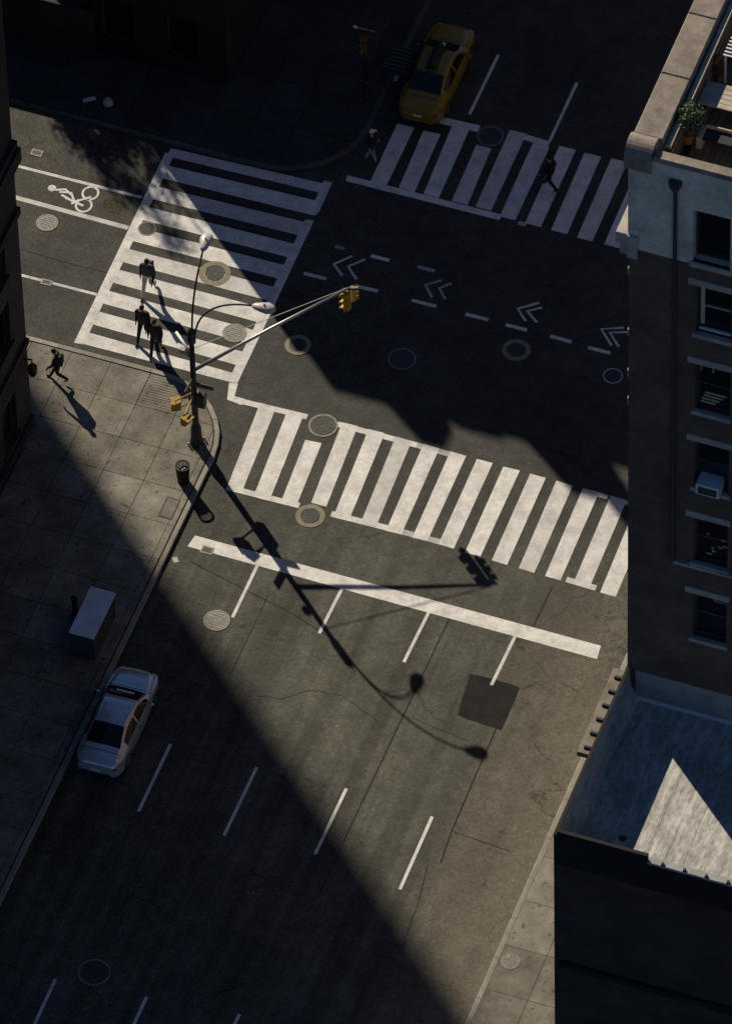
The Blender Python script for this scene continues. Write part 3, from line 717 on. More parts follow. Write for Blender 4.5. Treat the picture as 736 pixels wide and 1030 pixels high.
# ---- lower building in front of it, silver roof
YF = -23.12
B5 = thing('low_roof_building', (BL_, YF, 0), 'lower building with streaked silver roof and parapet at the lower right', 'building')
wh = []
mb = wall_y(MB(), YF, BL_, 26.9, 0, 14.5, wh, .3)
mb.add([(BL_, YF, 0), (BL_, YB - .002, 0), (BL_, YB - .002, 14.6), (BL_, YF, 14.6)], [(0, 1, 2, 3)]).add([(26.9, YF, 0), (26.9, YB - .002, 0), (26.9, YB - .002, 14.6), (26.9, YF, 14.6)], [(0, 1, 2, 3)])
mb.build('wall', 'brick_shade', B5)
MB().poly([(BL_ + .1, YF + .1), (26.9, YF + .1), (26.9, YB - .002), (BL_ + .1, YB - .002)], 14.5).build('roof', 'roof', B5)
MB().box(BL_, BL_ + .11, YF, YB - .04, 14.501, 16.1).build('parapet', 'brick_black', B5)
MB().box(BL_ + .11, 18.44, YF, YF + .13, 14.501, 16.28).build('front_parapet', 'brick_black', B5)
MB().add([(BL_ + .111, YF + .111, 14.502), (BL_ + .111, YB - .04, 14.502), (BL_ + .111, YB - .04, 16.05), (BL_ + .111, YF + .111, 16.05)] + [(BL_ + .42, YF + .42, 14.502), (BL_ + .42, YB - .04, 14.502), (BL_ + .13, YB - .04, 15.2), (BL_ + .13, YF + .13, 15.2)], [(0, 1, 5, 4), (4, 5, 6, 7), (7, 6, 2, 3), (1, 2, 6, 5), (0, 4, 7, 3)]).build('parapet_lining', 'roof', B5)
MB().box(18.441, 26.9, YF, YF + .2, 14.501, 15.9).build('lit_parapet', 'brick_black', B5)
MB().bev(18.445, 26.9, YF - .03, YF + .26, 15.901, 15.98, .02).build('parapet_coping', 'flashing', B5)
MB().box(BL_ + .2, 26.9, YF - .14, YF - .001, 9.0, 9.3).build('string_course', 'brick_black', B5)
for k in range(6): MB().bev(18.9 + k * .75, 18.98 + k * .75, YF + .0, YF + .12, 15.98, 16.05, .01).build('edge_bracket', 'frame', B5)
vt = MB().lathe((21.2, -19.4, 14.5), [(.09, 0), (.09, .5), (.14, .52), (.14, .6), (.02, .66)], 12).build('vent_pipe', 'iron', B5)
MB().lathe((17.0, -21.4, 14.5), [(.14, 0), (.14, .012)], 14).build('roof_drain', 'iron', B5)
MB().bev(20.2, 21.0, -17.4, -16.7, 14.5, 14.9, .02).build('roof_hatch', 'flashing', B5)
for k in range(7): MB().bev(16.0 + k * .62, 16.12 + k * .62, YF + .15, YB - .2, 14.48, 14.507, .006).build('roof_seam', 'roof', B5)
MB().box(BL_ - .46, BL_ - .001, -19.45, YB - .06, 15.62, 15.85).build('cornice_ledge', 'coping', B5)
for k in range(6): MB().bev(BL_ - .30, BL_ - .02, -16.15 - k * .62, -16.03 - k * .62, 15.85, 15.92, .02).build('cornice_block', 'black', B5)
for a, b, c, d in wh:
    wn = MB().box(a, a + .07, YF + .15, YF + .23, c, d).box(b - .07, b, YF + .15, YF + .23, c, d).box(a + .07, b - .07, YF + .15, YF + .23, d - .08, d).box(a + .07, b - .07, YF + .15, YF + .23, c, c + .08).build('window', 'frame', B5)
    MB().box(a + .07, b - .07, YF + .18, YF + .195, c + .08, d - .08).build('pane', 'winglass', wn)
    MB().bev(a - .12, b + .12, YF - .05, YF + .02, d, d + .24, .01).build('lintel', 'brick_black', B5)
    MB().bev(a - .08, b + .08, YF - .07, YF + .1, c - .12, c, .01).build('sill', 'brick_black', B5)

# ---- building on the left whose corner stands on the sidewalk
XL, YL = -12.84, 0.0
L_ = thing('corner_building', (XL, YL, 0), 'dark stone corner building with ledges at the left edge beside the sidewalk', 'building')


def wall_x(mb, x, y0, y1, z0, z1, holes, depth):
    t = wall_y(MB(), 0, y0, y1, z0, z1, holes, depth); b = len(mb.v)
    return mb.add([(x - v[1], v[0], v[2]) for v in t.v], t.f)


LN = MB().tube([(XL, -.3, 3.9), (XL + .28, -.3, 4.0), (XL + .3, -.3, 3.75)], .035, 8).lathe((XL + .3, -.3, 3.1), [(.06, 0), (.15, .12), (.18, .5), (.05, .68)], 10)
LN.build('wall_lantern', 'black', L_)
hl = [(y, y + 1.25, z, z + 2.3) for y in (-2.55, -5.0, -7.4, -9.8) for z in (1.0, 6.0, 9.6, 16.4, 19.8, 23.2)]
mb = wall_x(MB(), XL, -30, YL, 0, 30, hl, .35)
mb.add([(XL, YL, 0), (-45, YL, 0), (-45, YL, 30), (XL, YL, 30)], [(0, 1, 2, 3)]).add([(XL, -30, 0), (-45, -30, 0), (-45, -30, 30), (XL, -30, 30)], [(0, 1, 2, 3)])
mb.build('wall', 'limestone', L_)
MB().box(-45, XL - .02, -30, YL - .02, 29.5, 29.98).build('roof', 'tar', L_)
for z0, z1, p in ((0.0, .55, .12), (4.55, 4.8, .12), (11.6, 11.95, .15), (14.1, 14.5, .16), (14.5, 15.2, .32), (15.2, 15.5, .2), (29.0, 30.3, .4)):
    MB().box(XL + .001, XL + p, -30, YL - .001, z0, z1).build('ledge' if z1 > 1 else 'plinth', 'limestone', L_)
for a, b, c, d in hl:
    wn = MB().box(XL - .26, XL - .18, a, a + .08, c, d).box(XL - .26, XL - .18, b - .08, b, c, d).box(XL - .26, XL - .18, a + .08, b - .08, c, c + .08).box(XL - .26, XL - .18, a + .08, b - .08, d - .08, d).build('window', 'frame', L_)
    MB().box(XL - .24, XL - .225, a + .08, b - .08, c + .08, d - .08).build('pane', 'winglass', wn)
    MB().box(XL + .001, XL + .1, a - .12, b + .12, c - .16, c).build('sill', 'limestone', L_)

# ---- north-west: low hoarding, corner building, trees in the lot behind, and the taller buildings that shade the crossing
HB = thing('hoarding', (-17.7, 17.2, .11), 'low dark boarded fence behind the far left sidewalk', 'fence')
for k in range(12): MB().box(-16.9 - 1.22 * (k + 1), -16.902 - 1.22 * k, 17.2, 17.26, .11, 2.62).build('panel', 'plywood', HB)
for k in range(7): MB().box(-17.8 - 2.44 * k, -17.7 - 2.44 * k, 17.27, 17.4, .11, 2.5).build('post', 'plywood', HB)
B3 = thing('shaded_corner_building', (-11.8, 17.6, 0), 'black shaded corner building at the top left behind the sidewalk', 'building')
hh = [(x, x + 1.3, z, z + 2.2) for x in (-16.8, -14.2) for z in (1.0, 5.4)]
mb = wall_y(MB(), 17.6, -17.6, -11.8, 0, 9.0, hh, .3)
mb.add([(-11.8, 17.6, 0), (-11.8, 27.6, 0), (-11.8, 27.6, 9), (-11.8, 17.6, 9)], [(0, 1, 2, 3)]).add([(-17.6, 17.6, 0), (-17.6, 27.6, 0), (-17.6, 27.6, 9), (-17.6, 17.6, 9)], [(0, 1, 2, 3)]).add([(-17.6, 27.6, 0), (-11.8, 27.6, 0), (-11.8, 27.6, 9), (-17.6, 27.6, 9)], [(0, 1, 2, 3)])
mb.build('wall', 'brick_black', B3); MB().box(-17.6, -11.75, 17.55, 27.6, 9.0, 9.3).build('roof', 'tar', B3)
for a, b, c, d in hh:
    wn = MB().box(a, a + .08, 17.75, 17.83, c, d).box(b - .08, b, 17.75, 17.83, c, d).box(a + .08, b - .08, 17.75, 17.83, c, c + .08).box(a + .08, b - .08, 17.75, 17.83, d - .08, d).build('window', 'frame', B3)
    MB().box(a + .08, b - .08, 17.78, 17.795, c + .08, d - .08).build('pane', 'winglass', wn)
SX, SY, TE = math.cos(AZ), math.sin(AZ), math.tan(EL)
d3 = 34.0; h3 = d3 * TE; x3, y3 = -3.0 - d3 * SX, 4.92 - d3 * SY
T3 = thing('shading_building', (x3, y3, 0), 'mid rise brick building beyond the top left whose roof shades the crossing', 'building')
mb = wall_y(MB(), y3, x3, -11.8, 0, h3 - .4, [(x3 + 1.2 + 2.6 * i, x3 + 2.4 + 2.6 * i, 2 + 3.6 * j, 4 + 3.6 * j) for i in range(6) for j in range(4)], .3)
for q in (((x3, y3), (x3, y3 + 45)), ((-11.8, y3), (-11.8, y3 + 45)), ((x3, y3 + 45), (-11.8, y3 + 45))):
    (a, b), (c, d) = q; mb.add([(a, b, 0), (c, d, 0), (c, d, h3 - .4), (a, b, h3 - .4)], [(0, 1, 2, 3)])
mb.build('wall', 'brick', T3)
MB().box(x3, -11.8, y3, y3 + 45, h3 - .4, h3).build('roof', 'tar', T3)


def roof_thing(px, py, z):
    """spot on that roof whose top at height z shades the ground seen at px, py"""
    p = G(px, py); k = z / TE; return p.x - SX * k, p.y - SY * k


for xa, xb, hh_, nm in ((-1.0, .45, 1.15, 'roof_bulkhead'), (4.35, 6.1, 1.5, 'roof_bulkhead'), (6.0, 6.5, 2.2, 'chimney'), (1.3, 3.6, .25, 'skylight')):
    a, b = xa - d3 * SX, xb - d3 * SX; c_ = (b - a) * .18
    MB().add([(a, y3 + .03, h3), (b, y3 + .03, h3), (b, y3 + 1.2, h3), (a, y3 + 1.2, h3), (a + c_, y3 + .1, h3 + hh_), (b - c_, y3 + .1, h3 + hh_), (b - c_, y3 + 1.0, h3 + hh_), (a + c_, y3 + 1.0, h3 + hh_)],
             [(3, 2, 1, 0), (4, 5, 6, 7), (0, 1, 5, 4), (1, 2, 6, 5), (2, 3, 7, 6), (3, 0, 4, 7)]).build(nm, 'brick', T3)
ex, ey = G(65, 428).x - 135 * SX, G(65, 428).y - 135 * SY
T1 = thing('shading_tower', (ex - 17, ey - 15, 0), 'tall pale tower far left out of the frame that shades the lower left', 'building')
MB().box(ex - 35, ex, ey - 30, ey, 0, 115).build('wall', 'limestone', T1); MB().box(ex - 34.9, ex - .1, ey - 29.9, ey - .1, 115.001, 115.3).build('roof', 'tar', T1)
NE = thing('sky_block_building', (15.2, 14.4, 0), 'unseen brick building added across the side street to block sky light', 'building')  # out of view, added to cut the sky light over the street
mb = wall_y(MB(), 18.2, 15.2, 36, 0, 32, [(16.4 + 2.8 * i, 17.6 + 2.8 * i, 2 + 3.6 * j, 4.2 + 3.6 * j) for i in range(6) for j in range(8)], .3)
for (a, b), (c, d) in (((15.2, 18.2), (15.2, 60)), ((36, 18.2), (36, 60)), ((15.2, 60), (36, 60))): mb.add([(a, b, 0), (c, d, 0), (c, d, 32), (a, b, 32)], [(0, 1, 2, 3)])
mb.build('wall', 'brick', NE); MB().box(15.2, 36, 18.2, 60, 32, 32.4).build('roof', 'tar', NE)


def tree(x, y, h, label):
    t = thing('street_tree', (x, y, 0), label, 'tree', 'trees in the lot behind the hoarding'); rnd = random.Random(int(x * 100))
    tr = MB().tube([(x, y, 0), (x + .05, y, h * .3), (x - .05, y + .05, h * .55), (x, y, h * .85)], [.14, .11, .08, .03], 8)
    tips = []
    for k in range(9):
        a = rnd.random() * 6.28; z0 = h * (.60 + .025 * k); l = h * .082 * (1.2 - .05 * k); e = (x + math.cos(a) * l, y + math.sin(a) * l, z0 + l * .6)
        tr.tube([(x, y, z0), (x + math.cos(a) * l * .5, y + math.sin(a) * l * .5, z0 + l * .4), e], [.05, .035, .012], 6); tips.append(e)
    tr.build('trunk', 'bark', t); lf = MB()
    for k in range(2600):
        e = rnd.choice(tips); p = Vector((e[0] + rnd.gauss(0, .27), e[1] + rnd.gauss(0, .27), e[2] + rnd.gauss(0, .32)))
        u = Vector((rnd.gauss(0, 1), rnd.gauss(0, 1), rnd.gauss(0, .6))).normalized() * rnd.uniform(.06, .11); v = u.cross(Vector((rnd.gauss(0, 1), rnd.gauss(0, 1), rnd.gauss(0, 1)))).normalized() * .05
        lf.add([p - u, p + v, p + u, p - v], [(0, 1, 2, 3)])
    lf.build('crown', 'leaf', t)


q = G(108, 140); tree(q.x - SX * 9.5 / TE, q.y - SY * 9.5 / TE, 12.0, 'leafy tree far behind the left fence, casting the soft shadow by the left crosswalk')
q = G(132, 164); tree(q.x - SX * 11.5 / TE, q.y - SY * 11.5 / TE, 14.2, 'second leafy tree far behind the left fence, nearer the corner building')
q = G(197, 226); tree(q.x - SX * 13.0 / TE, q.y - SY * 13.0 / TE, 15.8, 'third and tallest leafy tree far behind the left fence')

# ------------------------------------------------------------------ roof terrace of the brick building
ZT = 40.55
D = thing('terrace_deck', (16.9, -13, 40.35), 'weathered wooden deck boards on the roof terrace', 'deck')
for k in range(16): MB().box(16.62 + k * .2, 16.80 + k * .2, -14.9, -6.0, 40.35, ZT).build('deck_board', 'wood', D)
rl = thing('terrace_rail', (16.4, -14, 40.35), 'narrow timber rail running along the terrace inside the coping', 'railing')
MB().bev(16.16, 16.34, -14.98, -4, 41.70, 41.80, .01).build('top_rail', 'woodlight', rl)
for k in range(12): MB().box(16.20, 16.30, -14.9 + k * .95, -14.8 + k * .95, 40.35, 41.7).build('post', 'wood', rl)
for k in range(3): MB().box(16.301, 16.33, -14.95, -4, 40.45 + k * .39, 40.75 + k * .39).build('board', 'wood', rl)


def leaves(mb, c, s, n, rnd, sz=.06):
    for k in range(n):
        d = Vector((rnd.gauss(0, 1), rnd.gauss(0, 1), rnd.gauss(0, 1))).normalized() * (rnd.random() ** .4)
        p = Vector((c[0] + d.x * s[0], c[1] + d.y * s[1], c[2] + d.z * s[2])); u = Vector((rnd.gauss(0, 1), rnd.gauss(0, 1), rnd.gauss(0, .7))).normalized() * sz * rnd.uniform(.6, 1.3)
        v = u.cross(Vector((rnd.gauss(0, 1), rnd.gauss(0, 1), rnd.gauss(0, 1)))).normalized() * sz * .5
        mb.add([p - u, p + v, p + u, p - v], [(0, 1, 2, 3)])


rnd = random.Random(3)
bp = G(692, 119, 41.6); bs = thing('terrace_shrub', (bp.x, bp.y, ZT), 'bushy green shrub in the corner of the roof terrace', 'shrub')
MB().lathe((bp.x, bp.y, ZT), [(.2, 0), (.28, .45), (.3, .47)], 14).build('pot', 'terracotta', bs)
st = MB(); lf = MB()
for k in range(7):
    a = k * .9; e = (bp.x + .36 * math.cos(a), bp.y + .36 * math.sin(a), ZT + .98 + .12 * (k % 3)); st.tube([(bp.x, bp.y, ZT + .4), e], [.02, .008], 5); leaves(lf, e, (.26, .26, .24), 130, rnd, .05)
leaves(lf, (bp.x, bp.y, ZT + 1.3), (.40, .40, .3), 320, rnd, .055); st.build('stems', 'bark', bs); lf.build('leaves', 'leaf', bs)
bp = G(723, 66, 41.2); bs = thing('rust_plant', (bp.x, bp.y, ZT), 'rust red plant in a pot standing by the terrace table', 'potted plant')
MB().lathe((bp.x, bp.y, ZT), [(.12, 0), (.16, .28), (.18, .3)], 14).build('pot', 'terracotta', bs); lf = MB(); st = MB()
for k in range(6): e = (bp.x + .12 * math.cos(k), bp.y + .12 * math.sin(k), ZT + .55 + .13 * (k % 4)); st.tube([(bp.x, bp.y, ZT + .28), e], [.015, .006], 5); leaves(lf, e, (.14, .14, .16), 70, rnd, .05)
st.build('stems', 'bark', bs); lf.build('leaves', 'rust', bs)
tp = G(723, 96, 41.29); tb = thing('terrace_table', (tp.x, tp.y, ZT), 'pale wooden plank table on the roof terrace', 'table')
for k in range(5): MB().bev(tp.x - .55, tp.x + .75, tp.y - .5 + k * .2, tp.y - .5 + k * .2 + .19, ZT + .70, ZT + .74, .006).build('plank', 'woodlight', tb)
for sx in (-.48, .68):
    for sy in (-.42, .42): MB().box(tp.x + sx - .035, tp.x + sx + .035, tp.y + sy - .035, tp.y + sy + .035, ZT, ZT + .70).build('leg', 'wood', tb)
cp = G(712, 136, 41.0); be = thing('terrace_bench', (cp.x, cp.y, ZT), 'pale bench with dark seat beside the front parapet of the terrace', 'bench')
MB().bev(cp.x - .15, cp.x + 1.4, cp.y - .2, cp.y + .28, ZT + .38, ZT + .44, .01).build('seat', 'black', be)
MB().bev(cp.x - .32, cp.x - .151, cp.y - .26, cp.y + .34, ZT, ZT + .52, .02).build('end_block', 'woodlight', be)
MB().bev(cp.x + 1.401, cp.x + 1.55, cp.y - .26, cp.y + .34, ZT, ZT + .52, .02).build('end_block', 'woodlight', be)
MB().box(cp.x - .15, cp.x + 1.4, cp.y + .29, cp.y + .34, ZT + .2, ZT + .56).build('backrest', 'woodlight', be)
sp_ = G(734, 48, 41.6); sc = thing('slatted_screen', (sp_.x + .1, sp_.y, ZT), 'white slatted screen standing at the right of the terrace', 'screen')
for k in range(9): MB().box(sp_.x - .05, sp_.x + 1.2, sp_.y - .6 + k * .15, sp_.y - .54 + k * .15, ZT + 1.3, ZT + 1.33).build('slat', 'white', sc)
for sx in (0, 1.1):
    for sy in (-.6, .62): MB().box(sp_.x + sx, sp_.x + sx + .06, sp_.y + sy, sp_.y + sy + .06, ZT, ZT + 1.3).build('post', 'white', sc)
f_ = thing('slat_fence', (17.0, -13.6, ZT), 'open timber slat trellis by the shrub on the terrace', 'trellis')
for k in range(8): MB().box(16.62, 16.66, -12.9 + k * .13, -12.82 + k * .13, ZT, ZT + .5).build('slat', 'wood', f_)
for zz in (.1, .42): MB().box(16.661, 16.69, -12.95, -11.85, ZT + zz, ZT + zz + .06).build('rail', 'wood', f_)


# ------------------------------------------------------------------ the signal and lamp pole
PX, PY = -6.85, 0.98; Z0 = .11
PO = thing('signal_pole', (PX, PY, Z0), 'dark steel pole with two street lamps and traffic signal mast arm on the corner', 'traffic pole')
MB().lathe((PX, PY, Z0), [(.26, 0), (.26, .12), (.21, .2), (.19, .85), (.15, 1.0), (.13, 1.1)], 16).build('base', 'pole', PO, smooth=False)
MB().tube([(PX, PY, Z0 + 1.0), (PX, PY, 6.25)], [.125, .09], 14).build('shaft', 'pole', PO, smooth=True)
bolts = MB()
for sx in (-.22, .22):
    for sy in (-.22, .22): bolts.tube([(PX + sx, PY + sy, Z0), (PX + sx, PY + sy, Z0 + .16)], .035, 6)
bolts.build('anchor_bolts', 'galv', PO)
MB().lathe((PX, PY, 5.7), [(.12, 0), (.15, .08), (.15, .6), (.09, .7), (.02, .8)], 12).build('top_collar', 'pole', PO)
AE = Vector((-2.41, 5.22, 5.7)); AS = Vector((PX, PY, 4.15))
MB().tube([AS, AS.lerp(AE, .5) + Vector((0, 0, .05)), AE], [.075, .06, .042], 10).build('mast_arm', 'galv', PO, smooth=True)
MB().tube([(PX, PY, 5.35), AE - Vector((.05, .05, -.03))], .016, 6).build('guy_rod', 'galv', PO)


def bez(a, b, c, d, n=14): return [a * (1 - t) ** 3 + b * 3 * t * (1 - t) ** 2 + c * 3 * t * t * (1 - t) + d * t ** 3 for t in [i / n for i in range(n + 1)]]


P0 = Vector((PX, PY, 6.2))
for end, lab, k in ((Vector((-7.12, 3.3, 8.4)), 'lamp head reaching over the left crosswalk', 0), (Vector((-4.23, 1.19, 8.4)), 'lamp head reaching over the avenue', 1)):
    hd = Vector((end.x - PX, end.y - PY, 0)).normalized(); sd = Vector((-hd.y, hd.x, 0))
    a0 = P0 + hd * .12
    tip = end - hd * .25
    MB().tube(bez(a0 - Vector((0, 0, .5)), a0 + Vector((0, 0, 1.5)), tip - hd * (1.1 if k else .9) + Vector((0, 0, -.05 if k else -.25)), tip), .038, 9).build('lamp_arm', 'galv' if k == 9 else 'pole', PO, smooth=True)
    mb = MB(); rings = []
    for s, wd, zt, zb in ((0, .06, .06, -.06), (.1, .13, .11, -.08), (.34, .20, .15, -.12), (.58, .25, .17, -.14), (.76, .19, .11, -.10), (.86, .06, .02, -.03)):
        c_ = tip + hd * (s - .05); rings.append([c_ + sd * wd * math.cos(a) + Vector((0, 0, (zt if math.sin(a) > 0 else -zb) * math.sin(a))) for a in [i * math.pi / 6 for i in range(12)]])
    vs = [p for r_ in rings for p in r_]; mb.add(vs, [(i * 12 + j, i * 12 + (j + 1) % 12, (i + 1) * 12 + (j + 1) % 12, (i + 1) * 12 + j) for i in range(5) for j in range(12)] + [list(range(12))[::-1], [60 + j for j in range(12)]])
    h = mb.build('lamp_head', 'lampgrey', PO, smooth=True)
    MB().ell(tip + hd * .42 + Vector((0, 0, -.08)), (.14, .14, .08)).build('lens', 'lampglass', h, smooth=True)
    MB().tube([tip + hd * .4 + Vector((0, 0, .11)), tip + hd * .4 + Vector((0, 0, .2))], .035, 8).build('photocell', 'redlens' if k else 'iron_grey', h)


def signal(parent, base, ang, n=3, name='signal_head', sc=1.0, ym='sigyellow'):
    """housing hangs from base, faces direction ang; n lens sections with visors"""
    f = Vector((math.cos(ang), math.sin(ang), 0)); s = Vector((-f.y, f.x, 0)); H = .36 * n
    def bx(mb, c, dx, dy, dz):
        vs = [c + f * (a * dx) + s * (b * dy) + Vector((0, 0, e * dz)) for a in (-.5, .5) for b in (-.5, .5) for e in (-.5, .5)]
        return mb.add(vs, [(0, 1, 3, 2), (4, 6, 7, 5), (0, 4, 5, 1), (2, 3, 7, 6), (0, 2, 6, 4), (1, 5, 7, 3)])
    mb = MB()
    for k in range(n): bx(mb, base - Vector((0, 0, (.2 + .36 * k) * sc)), .22 * sc, .34 * sc, .345 * sc)
    h = mb.build(name, ym, parent)
    for k, m in zip(range(n), ('redlens', 'amberlens', 'greenlens')):
        c = base - Vector((0, 0, (.2 + .36 * k) * sc)) + f * .115 * sc
        MB().tube([c, c + f * .012], .125 * sc, 14).build('lens', m, h)
        v = []; nn = 11
        for q in (0, .22 * sc):
            for i in range(nn): a = R(-20 + 220 * i / (nn - 1)); v.append(c + f * q + s * .15 * sc * math.cos(a) + Vector((0, 0, .15 * sc * math.sin(a))))
        for q in (0, .22 * sc):
            for i in range(nn): a = R(-20 + 220 * i / (nn - 1)); v.append(c + f * q + s * .138 * sc * math.cos(a) + Vector((0, 0, .138 * sc * math.sin(a))))
        fs = [(i, i + 1, nn + i + 1, nn + i) for i in range(nn - 1)] + [(2 * nn + i, 3 * nn + i, 3 * nn + i + 1, 2 * nn + i + 1) for i in range(nn - 1)] + [(nn + i, nn + i + 1, 3 * nn + i + 1, 3 * nn + i) for i in range(nn - 1)]
        MB().add(v, fs).build('visor', ym, h)
    return h


signal(PO, AE + Vector((-.08, -.10, -.1)), R(-110), 3, sc=.86); signal(PO, AE + Vector((.09, .10, -.06)), R(35), 3, sc=.62)
MB().tube([AE + Vector((-.25, -.1, -.05)), AE + Vector((.25, .06, -.05))], .04, 8).tube([AE, AE - Vector((0, 0, .12))], .05, 8).build('hanger', 'pole', PO)


def at_pole(px, py, z): q = G(px, py, z); return Vector((q.x, q.y, z))


def ped(c, ang, label=None):
    f = Vector((math.cos(ang), math.sin(ang), 0)); s = Vector((-f.y, f.x, 0))
    vs = [c + f * a * .10 + s * b * .18 + Vector((0, 0, e * .19)) for a in (-1, 1) for b in (-1, 1) for e in (-1, 1)]
    h = MB().add(vs, [(0, 1, 3, 2), (4, 6, 7, 5), (0, 4, 5, 1), (2, 3, 7, 6), (0, 2, 6, 4), (1, 5, 7, 3)]).build('pedestrian_signal', 'sigyellow', PO)
    c2 = c + f * .105; vs = [c2 + s * b * .15 + Vector((0, 0, e * .15)) for b in (-1, 1) for e in (-1, 1)]
    MB().add(vs + [v + f * .01 for v in vs], [(0, 1, 3, 2), (4, 6, 7, 5), (0, 4, 5, 1), (1, 5, 7, 3), (3, 7, 6, 2), (2, 6, 4, 0)]).build('screen', 'black', h)
    v = c + f * .116; hood = [v + s * b * .18 + Vector((0, 0, e)) + f * a for a in (0, .15) for b in (-1, 1) for e in (.17, .19)]
    MB().add(hood, [(0, 1, 3, 2), (4, 6, 7, 5), (0, 4, 5, 1), (2, 3, 7, 6), (0, 2, 6, 4), (1, 5, 7, 3)]).build('hood', 'sigyellow', h)


p1 = at_pole(177, 408, 2.7); p2 = at_pole(187, 422, 2.5)
ped(p1, R(118)); ped(p2, R(-20))
MB().tube([(PX, PY, 2.95), p1 + Vector((0, 0, .28)), p1 + Vector((0, 0, .05))], .03, 8).tube([(PX, PY, 2.45), p1 - Vector((0, 0, .15))], .03, 8).tube([(PX, PY, 2.9), p2 + Vector((0, 0, .28))], .03, 8).build('signal_bracket', 'sigyellow', PO)
q = at_pole(201.5, 407, 2.6)
MB().bev(PX + .13, PX + .42, PY - .14, PY + .14, 2.3, 2.95, .02).build('control_box', 'black', PO)
# sign blades
def blade(a, b, z0, z1, m, name='sign_blade'):
    a = Vector((a[0], a[1], 0)); b = Vector((b[0], b[1], 0)); d = (b - a).normalized(); n_ = Vector((-d.y, d.x, 0)) * .022
    return MB().prism([a - n_, b - n_, b + n_, a + n_], z0, z1).build(name, m, PO)


sa = Vector((-SX, -SY, 0))
o1 = Vector((PX, PY, 0)); MB().tube([o1 + sa * .05 + Vector((0, 0, 4.98)), o1 + sa * 1.22 + Vector((0, 0, 5.02))], .055, 10).build('bracket_tube', 'white', PO, smooth=True)
blade(o1 + Vector((.1, 0, 0)), o1 + Vector((.75, .02, 0)), 3.3, 3.52, 'iron', 'street_name_sign'); blade(o1 + Vector((-.02, -.1, 0)), o1 + Vector((-.05, -.75, 0)), 3.58, 3.80, 'iron', 'street_name_sign')
blade(o1 + Vector((-.09, .05, 0)), o1 + Vector((-.3, .5, 0)), 3.3, 3.9, 'white', 'parking_sign')
MB().tube([(PX, PY, 4.75), (PX - .35, PY + .1, 4.95)], .03, 6).bev(PX - .5, PX - .3, PY + .02, PY + .2, 4.9, 5.08, .01).build('camera_bracket', 'galv', PO)

# ------------------------------------------------------------------ litter basket
q = G(184.5, 484, .11); LB = thing('litter_basket', (q.x, q.y, .11), 'black wire litter basket on the corner beside the signal pole', 'litter bin')
bk = MB(); nb = 22
for k in range(nb):
    a = 2 * math.pi * k / nb; bk.tube([(q.x + .19 * math.cos(a), q.y + .19 * math.sin(a), .13), (q.x + .25 * math.cos(a), q.y + .25 * math.sin(a), .98)], .017, 4)
bk.build('wire_cage', 'black', LB)
for r0, z in ((.19, .14), (.21, .40), (.23, .70), (.255, .98)): MB().ring((q.x, q.y), r0 - .025, r0 + .02, z - .03, z + .025, 22).build('hoop', 'black', LB)
MB().lathe((q.x, q.y, .11), [(.17, .03), (.19, .3), (.215, .66), (.15, .72), (.04, .74)], 14).build('bag', 'black', LB)
for k in range(4): MB().ell((q.x + .08 * math.cos(k * 1.7), q.y + .08 * math.sin(k * 1.7), .86), (.045, .035, .03), 7, 4).build('rubbish', 'bag', LB)

# ------------------------------------------------------------------ sidewalk kiosk box
KB = thing('street_cabinet', (-7.17, -8.6, .11), 'blue grey metal box cabinet standing on the shaded left sidewalk', 'cabinet')
MB().box(-7.58, -6.76, -9.58, -7.64, .11, .24).build('plinth', 'black', KB)
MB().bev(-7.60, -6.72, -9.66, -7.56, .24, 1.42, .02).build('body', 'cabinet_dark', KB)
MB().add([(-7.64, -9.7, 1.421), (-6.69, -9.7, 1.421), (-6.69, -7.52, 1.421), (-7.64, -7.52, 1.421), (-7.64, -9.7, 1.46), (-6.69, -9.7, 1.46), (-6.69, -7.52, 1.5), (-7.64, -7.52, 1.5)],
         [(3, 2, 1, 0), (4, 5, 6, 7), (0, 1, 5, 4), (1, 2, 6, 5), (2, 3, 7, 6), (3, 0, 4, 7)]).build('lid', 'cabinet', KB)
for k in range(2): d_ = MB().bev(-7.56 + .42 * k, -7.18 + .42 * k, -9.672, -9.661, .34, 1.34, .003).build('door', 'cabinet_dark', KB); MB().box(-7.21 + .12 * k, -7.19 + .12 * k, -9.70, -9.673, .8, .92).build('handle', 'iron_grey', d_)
DP = thing('dark_post', (-8.15, -7.9, .11), 'short black post left of the blue grey cabinet', 'post')
MB().lathe((-8.15, -7.9, .11), [(.14, 0), (.14, .08), (.09, .14), (.09, .85), (.13, .9), (.13, .98), (.05, 1.05)], 14).build('shaft', 'black', DP)


